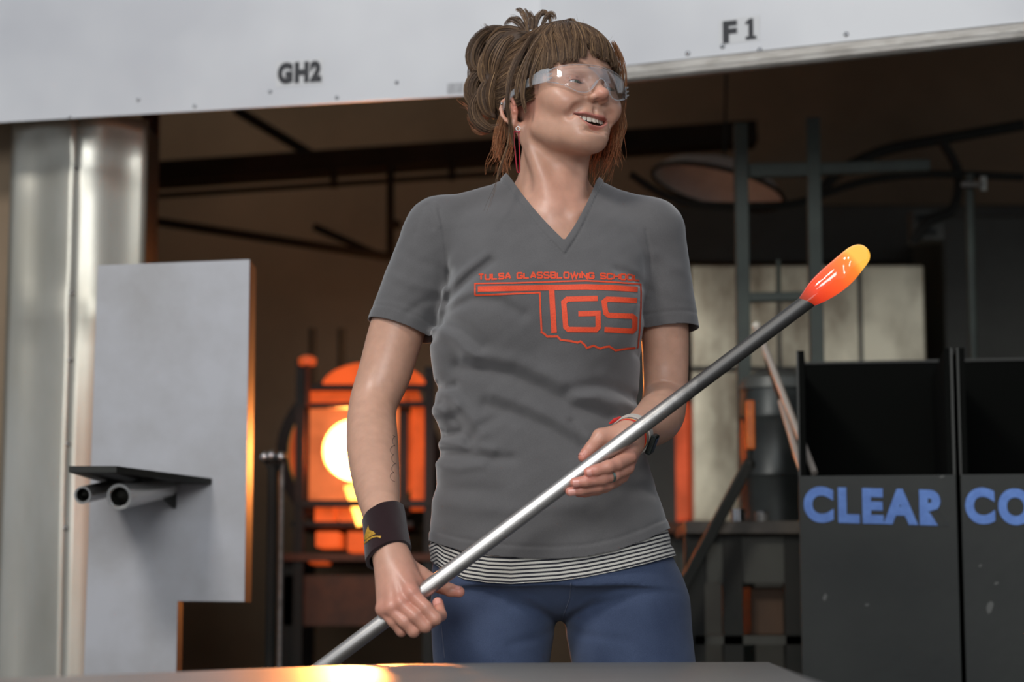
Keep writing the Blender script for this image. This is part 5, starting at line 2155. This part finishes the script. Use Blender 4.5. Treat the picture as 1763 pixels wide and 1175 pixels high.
# ------------------------------------------------------------------ what she wears
# clear safety glasses
def clear_plastic(name, milk, tint=(.96, .97, .98)):
    m = bpy.data.materials.new(name)
    m.use_nodes = True
    N, Lk = m.node_tree.nodes, m.node_tree.links
    N.remove(N['Principled BSDF'])
    tr = N.new('ShaderNodeBsdfTransparent')
    tr.inputs[0].default_value = (*tint, 1)
    gl = N.new('ShaderNodeBsdfGlossy')
    gl.inputs['Roughness'].default_value = .03
    df = N.new('ShaderNodeBsdfDiffuse')
    df.inputs[0].default_value = (.80, .82, .84, 1)
    fr = N.new('ShaderNodeFresnel')
    fr.inputs[0].default_value = 1.45
    m1, m2 = N.new('ShaderNodeMixShader'), N.new('ShaderNodeMixShader')
    m1.inputs[0].default_value = milk
    Lk.new(tr.outputs[0], m1.inputs[1])
    Lk.new(df.outputs[0], m1.inputs[2])
    sc = N.new('ShaderNodeMath')
    sc.operation = 'MULTIPLY'
    sc.inputs[1].default_value = .55
    Lk.new(fr.outputs[0], sc.inputs[0])
    Lk.new(sc.outputs[0], m2.inputs[0])
    Lk.new(m1.outputs[0], m2.inputs[1])
    Lk.new(gl.outputs[0], m2.inputs[2])
    Lk.new(m2.outputs[0], N['Material Output'].inputs['Surface'])
    return m


M_lens = clear_plastic('clear_lens', .012)
M_temple = clear_plastic('clear_temple', .20)
M_rim = clear_plastic('lens_edge', .22)
def gl_y(x):
    return .1005 - 5.6 * x * x - 30 * np.maximum(np.abs(x) - .050, 0) ** 2
GT = lambda x: .0385 - 1.2 * x * x
GBX = np.array([0, .005, .009, .015, .024, .036, .050, .062, .071])
GBZ = np.array([.0180, .0160, .0080, -.0035, -.0105, -.0105, -.0035, .0060, .0130])
_gx = np.linspace(-.08, .08, 401)
_gk = np.exp(-np.linspace(-2.2, 2.2, 31) ** 2)
_gb = np.convolve(np.pad(np.interp(np.abs(_gx), GBX, GBZ), 15, 'edge'), _gk / _gk.sum(), 'valid')
GB = lambda x: np.interp(x, _gx, _gb)
nx, nz = 72, 14
v, f = [], []
for i in range(nx + 1):
    x = -.071 + .142 * i / nx
    for j in range(nz + 1):
        t = j / nz
        z = GB(x) + (GT(x) - GB(x)) * t
        v.append(hw((x, float(gl_y(x)) - 6.0 * (z - .016) ** 2, float(z))))
for i in range(nx):
    for j in range(nz):
        a = i * (nz + 1) + j
        f.append((a, a + nz + 1, a + nz + 2, a + 1))
glasses = MB().add(v, f).build('safety_glasses', M_lens, person, True)
glasses['label'] = 'clear wraparound safety glasses'
so = glasses.modifiers.new('thick', 'SOLIDIFY')
so.thickness = .0018
edge = [v[i * (nz + 1)] for i in range(nx + 1)]
top = [v[i * (nz + 1) + nz] for i in range(nx + 1)]
MB().tube(edge, .0006, 6).build('lens_rim', M_rim, glasses, True)
MB().tube(top, .0005, 6).build('lens_rim', M_rim, glasses, True)
for s in (-1, 1):
    # hinge block and temple
    pr = []
    path = [((s * .0700, .0660, .0225), .0105), ((s * .0745, .0540, .0235), .0110), ((s * .0785, .0360, .0235), .0075), ((s * .0815, .0120, .0225), .0050), ((s * .0830, -.0120, .0205), .0042), ((s * .0830, -.034, .012), .0036), ((s * .0820, -.046, -.002), .0028)]
    vs, fs = [], []
    for (x, y, z), h in path:
        for dx, dz in ((0, -h), (s * .0022, -h), (s * .0022, h), (0, h)):
            vs.append(hw((x + dx, y, z + dz)))
    for i in range(len(path) - 1):
        for k in range(4):
            l = (k + 1) % 4
            fs.append((i * 4 + k, i * 4 + l, i * 4 + 4 + l, i * 4 + 4 + k))
    fs += [(0, 1, 2, 3), (len(vs) - 4, len(vs) - 3, len(vs) - 2, len(vs) - 1)]
    tm = MB().add(vs, fs).build('temple', M_temple, glasses)
    c = [(s * .0705, .0680, .016), (s * .0705, .0680, .0225), (s * .0705, .0680, .029)]
    hb = MB()
    for q in c:
        a = np.array(hw(q))
        hb.bar(hw((q[0], q[1] + .004, q[2])), hw((q[0] + s * .001, q[1] - .006, q[2])), .002, .0022)
    hb.build('hinge', M_rim, tm)
for s in (-1, 1):
    MB().tube([hw((s * .0075, float(gl_y(.0075)) - .001, .013)), hw((s * .0105, float(gl_y(.0105)) - .006, .006)), hw((s * .0145, float(gl_y(.0145)) - .008, -.001))], .0016, 8).build('nose_pad', M_rim, glasses, True)

# earring: silver hook, red glass loop like a safety pin
M_red = mat('red_glass', srgb(150, 12, 34), .08, 0, spec=.7, coat=.6)
M_silver = mat('silver', srgb(160, 160, 160), .4, 1.0)
lobe = hw((-.0765, -.012, -.030))
ey = float(lobe[1]) - .004
er = MB().tube([P(892, 214, ey), P(894, 220, ey - .002), P(893, 228, ey)], .0005, 6).build('earring', M_silver, person, True)
er['label'] = 'long red glass loop earring'
ring = [P(892, 221.5, ey) + np.array([.0035 * math.cos(a), 0, .0035 * math.sin(a)]) for a in np.linspace(0, 6.283, 17)[:-1]]
MB().tube(ring, .0006, 6, closed=True).build('jump_ring', M_silver, er, True)
loop = [P(886, 227, ey), P(885, 240, ey), P(887, 262, ey), P(889, 284, ey), P(890.5, 294, ey), P(893, 297.5, ey), P(895, 293, ey - .001), P(895, 280, ey - .001), P(894.2, 255, ey - .001), P(893, 228, ey - .001)]
MB().tube(spline(loop, 5), .0010, 8).build('glass_loop', M_red, er, True)
MB().tube([P(883, 230, ey), P(886, 227, ey), P(891, 227, ey), P(896, 228, ey)], .0017, 8).build('glass_bar', M_red, er, True)
# small studs in the ear
for px, py in ((864, 179),):
    MB().ball(P(px, py, float(hw((-.085, -.03, 0))[1])), .0024, 8).build('ear_stud', M_silver, person, True)

# black sweatband on her right wrist
M_terry, _ = cloth('black_terry', srgb(42, 20, 22), srgb(30, 15, 18), 1300, 1.0, .6, .25)
a, b = P(660, 887, 3.142), P(669, 958, 3.104)
t = (b - a) / np.linalg.norm(b - a)
tilt = np.array([-.04, -.0, .085])                      # the cuff's ends slope as in the picture
xd = np.cross(t, (0, 1, 0)); xd /= np.linalg.norm(xd)
if xd[0] < 0:
    xd = -xd
yd = np.cross(t, xd)
vs, fs = [], []
prof = [(-.02, .0265), (-.004, .0300), (.006, .0312), (.25, .0318), (.5, .0322), (.75, .0330), (.985, .0335), (1.004, .0318), (1.01, .0280)]
nn = 48
for h, r in prof:
    for k in range(nn):
        an = 2 * math.pi * k / nn
        rx, ry = r * 1.04, r * 1.05
        p = a + (b - a) * h + xd * math.cos(an) * rx + yd * math.sin(an) * ry
        p = p + t * (-.24 * (xd @ (xd * math.cos(an) * rx)))
        p = p + (xd * math.cos(an) + yd * math.sin(an)) * .0004 * math.sin(an * 9 + h * 8)
        vs.append(p)
for i in range(len(prof) - 1):
    for k in range(nn):
        l = (k + 1) % nn
        fs.append((i * nn + k, i * nn + l, (i + 1) * nn + l, (i + 1) * nn + k))
band = MB().add(vs, fs).build('sweatband', M_terry, person, True)
band['label'] = 'black sweatband with small gold sail emblem on the wrist'
bt = BVHTree.FromPolygons([tuple(p) for p in vs], fs)
M_gold = mat('gold_thread', srgb(196, 150, 48), .55, .2, srgb(160, 118, 30), 300, 2)
def decal(tree, polys, name, m, parent, lift=.0006, step=3.0):
    """flat marks drawn in picture pixels, laid on a surface"""
    mb = MB()
    for poly in polys:
        bm = bmesh.new()
        vv = [bm.verts.new((p[0], p[1], 0)) for p in poly]
        try:
            bm.faces.new(vv)
        except ValueError:
            bm.free()
            continue
        bmesh.ops.triangulate(bm, faces=bm.faces[:])
        for _ in range(6):
            eds = [e_ for e_ in bm.edges if e_.calc_length() > step]
            if not eds:
                break
            bmesh.ops.subdivide_edges(bm, edges=eds, cuts=1)
            bmesh.ops.triangulate(bm, faces=[f_ for f_ in bm.faces if len(f_.verts) > 3])
        bm.verts.index_update()
        out, ok = [], True
        for q in bm.verts:
            d = Vector(ray(q.co.x, q.co.y)).normalized()
            h = tree.ray_cast(Vector((0, 0, CAMZ)), d)
            if h[0] is None:
                ok = False
                out.append((0, 0, 0))
                continue
            nrm = h[1] if h[1].dot(d) < 0 else -h[1]
            out.append(h[0] + nrm * lift)
        fs_ = [tuple(w.index for w in f_.verts) for f_ in bm.faces]
        bm.free()
        if ok:
            fs_ = [f_ for f_ in fs_ if max((Vector(out[f_[a]]) - Vector(out[f_[a - 1]])).length for a in range(len(f_))) < .02]
            mb.add(out, fs_)
    return mb.build(name, m, parent, True)
z4 = lambda x, y: (600 + x / 4.52, 860 + y / 4.52)
decal(bt, [[z4(120, 320), z4(135, 260), z4(156, 205), z4(164, 240), z4(200, 255), z4(212, 272), z4(175, 288), z4(140, 315)],
           [z4(122, 338), z4(150, 310), z4(190, 288), z4(225, 286), z4(256, 288), z4(250, 306), z4(225, 296), z4(190, 302), z4(160, 322), z4(126, 350)]], 'sail_emblem', M_gold, band, .0008, 2.5)

# left wrist: watch and rainbow bracelet
e0, w0 = P(1132, 722, 3.250), P(1084, 752, 3.118)
ax_ = (w0 - e0) / np.linalg.norm(w0 - e0)
def wrist_ring(c, rx, nn=40, lift=0.0):
    x = np.cross(ax_, (0, 0, 1)); x /= np.linalg.norm(x)
    y = np.cross(ax_, x)
    return [c + x * math.cos(q) * rx * 1.0 + y * math.sin(q) * rx for q in np.linspace(0, 6.283185, nn + 1)[:-1]]
M_strap = mat('pale_watch_strap', srgb(196, 188, 178), .5)
M_case = mat('dark_watch_case', srgb(34, 40, 38), .2, .4)
cw = w0 - ax_ * .012
wt = MB()
rr_ = .0298
x = np.cross(ax_, (0, 0, 1)); x /= np.linalg.norm(x)
y = np.cross(ax_, x)
vs, fs = [], []
for k in range(40):
    q = 2 * math.pi * k / 40
    d = x * math.cos(q) + y * math.sin(q)
    for h, r in ((-.008, rr_ - .001), (-.008, rr_ + .0014), (.008, rr_ + .0014), (.008, rr_ - .001)):
        vs.append(cw + ax_ * h + d * r)
for k in range(40):
    l = (k + 1) % 40
    for m_ in range(4):
        o = (m_ + 1) % 4
        fs.append((k * 4 + m_, k * 4 + o, l * 4 + o, l * 4 + m_))
watch = MB().add(vs, fs).build('wristwatch', M_strap, person, True)
watch['label'] = 'wristwatch with pale strap and dark case'
face_dir = P(1108, 768, 3.10) - cw
face_dir -= ax_ * (face_dir @ ax_)
face_dir /= np.linalg.norm(face_dir)
side = np.cross(ax_, face_dir)
cc = cw + face_dir * (rr_ + .004)
wb_ = MB()
vs = []
for s1 in (-1, 1):
    for s2 in (-1, 1):
        for s3 in (-1, 1):
            vs.append(cc + ax_ * s1 * .011 + side * s2 * .0155 + face_dir * s3 * .0048)
wb_.add(vs, [(0, 1, 3, 2), (4, 6, 7, 5), (0, 4, 5, 1), (2, 3, 7, 6), (0, 2, 6, 4), (1, 5, 7, 3)])
wb_.build('watch_case', M_case, watch, bevel=.003)
cb = w0 + ax_ * .004
brc = None
for i, col in enumerate(((196, 36, 30), (226, 120, 30), (222, 190, 70), (70, 110, 170))):
    o = MB().tube(wrist_ring(cb - ax_ * (.0022 * (i - 1.5)), .0272), .0013, 6, closed=True)
    m_ = mat('bracelet_thread', srgb(*col), .7)
    if brc is None:
        brc = o.build('bracelet', m_, person, True)
        brc['label'] = 'thin rainbow striped bracelet'
    else:
        o.build('bracelet_cord', m_, brc, True)
kn = P(1060, 722, 3.105)
MB().tube([P(1049, 730, 3.108), P(1058, 724, 3.104), P(1069, 718, 3.104)], [.0012, .0032, .0010], 8).build('bracelet_tie', mat('red_cord', srgb(190, 34, 30), .7), brc, True)
# ring on the ring finger
M_ring = mat('dull_ring', srgb(130, 150, 142), .3, .8)
p0, p1 = P(*HAND_L['middle'][1][:3]), P(*HAND_L['middle'][2][:3])
def finger_ring(p, q, t, r, m_, name):
    c = p + (q - p) * t
    d = (q - p) / np.linalg.norm(q - p)
    return MB().lathe(c, d, [(-.002, r), (-.002, r + .0009), (.002, r + .0009), (.002, r)], 28, True).build(name, m_, person, True)
finger_ring(p0, p1, .3, .0093, M_ring, 'finger_ring')

# faint script tattoo along her right forearm
M_ink = mat('faded_ink', srgb(92, 72, 66), .6)
bt2 = BVHTree.FromPolygons([tuple(p) for p in bv], [tuple(int(i) for i in q) for q in bq])
tat = []
for i in range(80):
    u = i / 79
    py = 748 + 84 * u
    px = 676.5 + 3.0 * math.sin(u * 34) + 2.0 * math.sin(u * 13)
    h, n_ = on_surface(bt2, px, py + 2.5 * math.cos(u * 34))
    if h is not None:
        tat.append(h + n_ * .0001 if n_.y < 0 else h - n_ * .0001)
MB().tube(tat, .0004, 5).build('forearm_tattoo', M_ink, person, True)

# finger nails
M_nail = mat('finger_nail', srgb(214, 150, 136), .25, spec=.5)
def nail(p, q, r, out):
    p, q = P(*p), P(*q)
    d = (q - p) / np.linalg.norm(q - p)
    o = np.array(out, float)
    o -= d * (o @ d)
    o /= np.linalg.norm(o)
    sd = np.cross(d, o)
    c = q - d * .003
    vs, fs = [], []
    for i in range(7):
        for j in range(7):
            u, w = (i / 6 * 2 - 1), (j / 6 * 2 - 1)
            an = u * .85
            ln_ = .0058 * w * math.sqrt(max(0, 1 - .35 * u * u))
            vs.append(c + d * ln_ + (o * math.cos(an) + sd * math.sin(an)) * (r + .0003) * (1 - .02 * (w > .8)))
    for i in range(6):
        for j in range(6):
            k = i * 7 + j
            fs.append((k, k + 1, k + 8, k + 7))
    o_ = MB().add(vs, fs).build('finger_nail', M_nail, body, True)
nail(HAND_R['thumb'][-2][:3], HAND_R['thumb'][-1][:3], .0084, (0, -.3, 1))
nail(HAND_R['index'][-2][:3], HAND_R['index'][-1][:3], .0080, (-.3, -.9, .1))
for k in ('index', 'middle', 'ring'):
    nail(HAND_L[k][-2][:3], HAND_L[k][-1][:3], HAND_L[k][-1][3], (-.1, -.8, -.35))
nail(HAND_L['thumb'][-2][:3], HAND_L['thumb'][-1][:3], .0080, (-.5, -.3, .6))

# ---- print on the T-shirt
M_print = mat('orange_screen_print', srgb(222, 74, 34), .7, 0, srgb(206, 62, 28), 500, 2)
z2 = lambda x, y: (620 + x / 2.937, 280 + y / 2.937)
def stroke(pts, w, close=False):
    """a polyline with width -> quads (picture pixels), mitred"""
    pts = [np.array(p, float) for p in pts]
    n = len(pts)
    L_, R2 = [], []
    for i in range(n):
        d0 = pts[i] - pts[i - 1] if (i or close) else pts[1] - pts[0]
        d1 = pts[(i + 1) % n] - pts[i] if (i < n - 1 or close) else pts[-1] - pts[-2]
        d0, d1 = d0 / np.linalg.norm(d0), d1 / np.linalg.norm(d1)
        n0, n1 = np.array([-d0[1], d0[0]]), np.array([-d1[1], d1[0]])
        m_ = n0 + n1
        m_ /= max(np.linalg.norm(m_), 1e-6)
        k_ = w / 2 / max(m_ @ n0, .35)
        L_.append(pts[i] + m_ * k_)
        R2.append(pts[i] - m_ * k_)
    out = []
    for i in range(n if close else n - 1):
        j = (i + 1) % n
        out.append([L_[i], L_[j], R2[j], R2[i]])
    return out
polys = []
polys += stroke([z2(*p) for p in ((582, 671), (582, 614), (760, 611), (1000, 603), (1140, 599), (1280, 606), (1417, 617), (1419, 660), (1418, 740), (1412, 850), (1404, 937))], 2.6)
polys += stroke([z2(*p) for p in ((582, 671), (760, 665), (908, 659), (910, 720), (914, 800), (917, 858))], 3.0)
polys += stroke([z2(*p) for p in ((912, 856), (930, 866), (946, 881), (998, 880), (1014, 897), (1064, 903), (1100, 911), (1114, 904), (1134, 921), (1146, 938), (1180, 926), (1214, 941), (1231, 934), (1260, 930), (1290, 950), (1350, 941), (1403, 938))], 3.4)
polys += stroke([z2(*p) for p in ((596, 641), (760, 638), (1000, 633), (1140, 630), (1280, 635), (1402, 643))], 9.4)
polys += stroke([z2(*p) for p in ((968, 640), (974, 740), (981, 862))], 9.6)
polys += stroke([z2(*p) for p in ((1201, 688), (1048, 692), (1030, 708), (1040, 832), (1054, 845), (1192, 846), (1204, 834), (1203, 763), (1104, 766))], 9.0)
polys += stroke([z2(*p) for p in ((1399, 699), (1250, 692), (1233, 706), (1242, 762), (1256, 773), (1374, 778), (1388, 790), (1387, 840), (1374, 853), (1235, 845))], 9.0)
GL = {'T': [[(0, 1), (1, 1)], [(.5, 1), (.5, 0)]], 'U': [[(0, 1), (0, .18), (.16, 0), (.84, 0), (1, .18), (1, 1)]], 'L': [[(0, 1), (0, 0), (1, 0)]],
      'S': [[(1, .8), (.86, 1), (.14, 1), (0, .84), (0, .66), (.14, .52), (.86, .48), (1, .34), (1, .16), (.86, 0), (.14, 0), (0, .2)]],
      'A': [[(0, 0), (.42, 1), (.58, 1), (1, 0)], [(.18, .32), (.82, .32)]], 'G': [[(1, .78), (.86, 1), (.14, 1), (0, .84), (0, .16), (.14, 0), (.86, 0), (1, .16), (1, .48), (.5, .48)]],
      'B': [[(0, 0), (0, 1), (.84, 1), (.96, .86), (.96, .64), (.84, .52), (0, .52)], [(.84, .52), (1, .38), (1, .14), (.86, 0), (0, 0)]], 'O': [[(.5, 1), (.14, 1), (0, .84), (0, .16), (.14, 0), (.86, 0), (1, .16), (1, .84), (.86, 1), (.5, 1)]],
      'W': [[(0, 1), (.25, 0), (.5, .9), (.75, 0), (1, 1)]], 'I': [[(.5, 0), (.5, 1)]], 'N': [[(0, 0), (0, 1), (1, 0), (1, 1)]], 'C': [[(1, .76), (.86, 1), (.14, 1), (0, .84), (0, .16), (.14, 0), (.86, 0), (1, .24)]], 'H': [[(0, 0), (0, 1)], [(1, 0), (1, 1)], [(0, .5), (1, .5)]]}
line = 'TULSA GLASSBLOWING SCHOOL'
WD = {'I': .35, 'W': 1.35, ' ': .75}
tot = sum(WD.get(c, 1.0) for c in line)
x0, x1 = 823.0, 1101.5
unit = (x1 - x0) / tot
xx_ = x0
for ch in line:
    w_ = WD.get(ch, 1.0) * unit
    for pl_ in GL.get(ch, []):
        pts = []
        for (gx_, gy_) in pl_:
            X = xx_ + unit * .13 + gx_ * (w_ - unit * .27)
            u_ = (X - x0) / (x1 - x0) * 2 - 1
            yb_ = 479.0 + 4.2 * u_ * u_ + .6 * u_
            pts.append((X, yb_ - gy_ * 9.0))
        polys += stroke(pts, 2.8)
    xx_ += w_
pr_ = decal(shirt_tree, polys, 'chest_print', M_print, shirt, .0007, 5.0)
pr_['label'] = 'orange TGS glassblowing school print'

# ------------------------------------------------------------------ the steel pipe and the hot glass on it
M_pipe = bpy.data.materials.new('pipe_steel')
M_pipe.use_nodes = True
def pipe_material(m):
    N, Lk = m.node_tree.nodes, m.node_tree.links
    b = N['Principled BSDF']
    tc = N.new('ShaderNodeTexCoord')
    sx = N.new('ShaderNodeSeparateXYZ')
    Lk.new(tc.outputs['Object'], sx.inputs[0])
    mr = N.new('ShaderNodeMapRange')
    mr.inputs['From Min'].default_value = float(P(1040, 700, 3.06)[0])
    mr.inputs['From Max'].default_value = float(P(1260, 700, 3.05)[0])
    Lk.new(sx.outputs['X'], mr.inputs['Value'])
    n = N.new('ShaderNodeTexNoise')
    n.inputs['Scale'].default_value = 60
    n.inputs['Detail'].default_value = 6
    Lk.new(tc.outputs['Object'], n.inputs['Vector'])
    ad = N.new('ShaderNodeMath')
    ad.operation = 'MULTIPLY_ADD'
    ad.inputs[1].default_value = .5
    Lk.new(n.outputs['Fac'], ad.inputs[0])
    Lk.new(mr.outputs[0], ad.inputs[2])
    cr = N.new('ShaderNodeValToRGB')
    e = cr.color_ramp.elements
    e[0].position, e[0].color = .30, srgb(186, 182, 178)
    e[1].position, e[1].color = 1.25 if False else 1.0, srgb(92, 90, 88)
    Lk.new(ad.outputs[0], cr.inputs['Fac'])
    Lk.new(cr.outputs[0], b.inputs['Base Color'])
    b.inputs['Metallic'].default_value = .9
    r2 = N.new('ShaderNodeMapRange')
    r2.inputs['To Min'].default_value = .34
    r2.inputs['To Max'].default_value = .52
    Lk.new(ad.outputs[0], r2.inputs['Value'])
    Lk.new(r2.outputs[0], b.inputs['Roughness'])
    bp = N.new('ShaderNodeBump')
    bp.inputs['Strength'].default_value = .12
    bp.inputs['Distance'].default_value = .001
    Lk.new(n.outputs['Fac'], bp.inputs['Height'])
    Lk.new(bp.outputs[0], b.inputs['Normal'])
pipe_material(M_pipe)
pa, pb = P(560, 1146, 3.082), P(1400, 512, 3.052)
pd = (pb - pa) / np.linalg.norm(pb - pa)
pst = pa - pd * .22
pe = empty('glassblowing_pipe', tuple(pst))
tag(pe, 'long steel glassblowing pipe held diagonally across her body', 'pipe')
Lp = np.linalg.norm(pb - pst)
MB().lathe(pst, pd, [(0, 0), (0, .0108), (.002, .0116), (Lp * .4, .0117), (Lp * .8, .0114), (Lp - .01, .0116), (Lp, .0110), (Lp, 0)], 32).build('pipe_shaft', M_pipe, pe, True)
MB().lathe(pst - pd * .012, pd, [(0, .004), (0, .0075), (.014, .0085), (.014, 0)], 24).build('mouthpiece', M_chrome, pe, True)

GLs = Field()
gy_ = 3.052
pts = [((1384, 521, gy_), .0098), ((1396, 512, gy_), .0140), ((1412, 499, gy_), .0188), ((1430, 485, gy_), .0214), ((1448, 470, gy_ - .002), .0218), ((1462, 456, gy_ - .003), .0205), ((1473, 445, gy_ - .003), .0188), ((1478, 441, gy_ - .003), .0172)]
GLs._push('u', *tube_prim(spline([np.append(P(*p), r) for p, r in pts], 5)), 0)
GLs.sub(Field.ell(P(1452, 452, gy_ - .024), (.004, .004, .02)), .008)
gv, gq = GLs.mesh(P(1360, 560, gy_) + [0, -.06, 0], P(1520, 400, gy_) + [0, .06, 0], .0016)
gv = relax(gv, gq, 3, .5)
M_gather = bpy.data.materials.new('molten_glass')
M_gather.use_nodes = True
def gather_material(m):
    N, Lk = m.node_tree.nodes, m.node_tree.links
    b = N['Principled BSDF']
    at = N.new('ShaderNodeAttribute')
    at.attribute_name = 'glow_ramp'
    cr = N.new('ShaderNodeValToRGB')
    e = cr.color_ramp.elements
    e[0].position, e[0].color = 0.0, (.10, .008, .004, 1)
    e[1].position, e[1].color = 1.0, (1.0, .52, .07, 1)
    for p, c in ((.16, (.62, .035, .012, 1)), (.45, (.95, .10, .022, 1)), (.68, (.98, .22, .03, 1)), (.72, (.90, .30, .04, 1)), (.78, (1.0, .50, .07, 1))):
        q = e.new(p)
        q.color = c
    Lk.new(at.outputs['Fac'], cr.inputs['Fac'])
    b.inputs['Base Color'].default_value = (.22, .03, .01, 1)
    b.inputs['Roughness'].default_value = .07
    b.inputs['Coat Weight'].default_value = .5
    b.inputs['Coat Roughness'].default_value = .03
    # the rim of the glass glows redder than its body
    lw = N.new('ShaderNodeLayerWeight')
    lw.inputs[0].default_value = .35
    Lk.new(cr.outputs[0], b.inputs['Emission Color'])
    b.inputs['Emission Strength'].default_value = 1.15
    n = N.new('ShaderNodeTexNoise')
    n.inputs['Scale'].default_value = 60
    tc = N.new('ShaderNodeTexCoord')
    Lk.new(tc.outputs['Object'], n.inputs['Vector'])
    bp = N.new('ShaderNodeBump')
    bp.inputs['Strength'].default_value = .35
    bp.inputs['Distance'].default_value = .002
    Lk.new(n.outputs['Fac'], bp.inputs['Height'])
    Lk.new(bp.outputs[0], b.inputs['Normal'])
gather_material(M_gather)
ga, gb2 = P(1384, 521, gy_), P(1492, 428, gy_)
heat = (gv - ga) @ (gb2 - ga) / ((gb2 - ga) @ (gb2 - ga))
ga_o = quad_mesh('molten_glass', gv, gq, M_gather, None, {'glow_ramp': np.clip(heat, 0, 1)})
tag(ga_o, 'glowing orange and yellow gather of molten glass on the pipe end', 'glass')
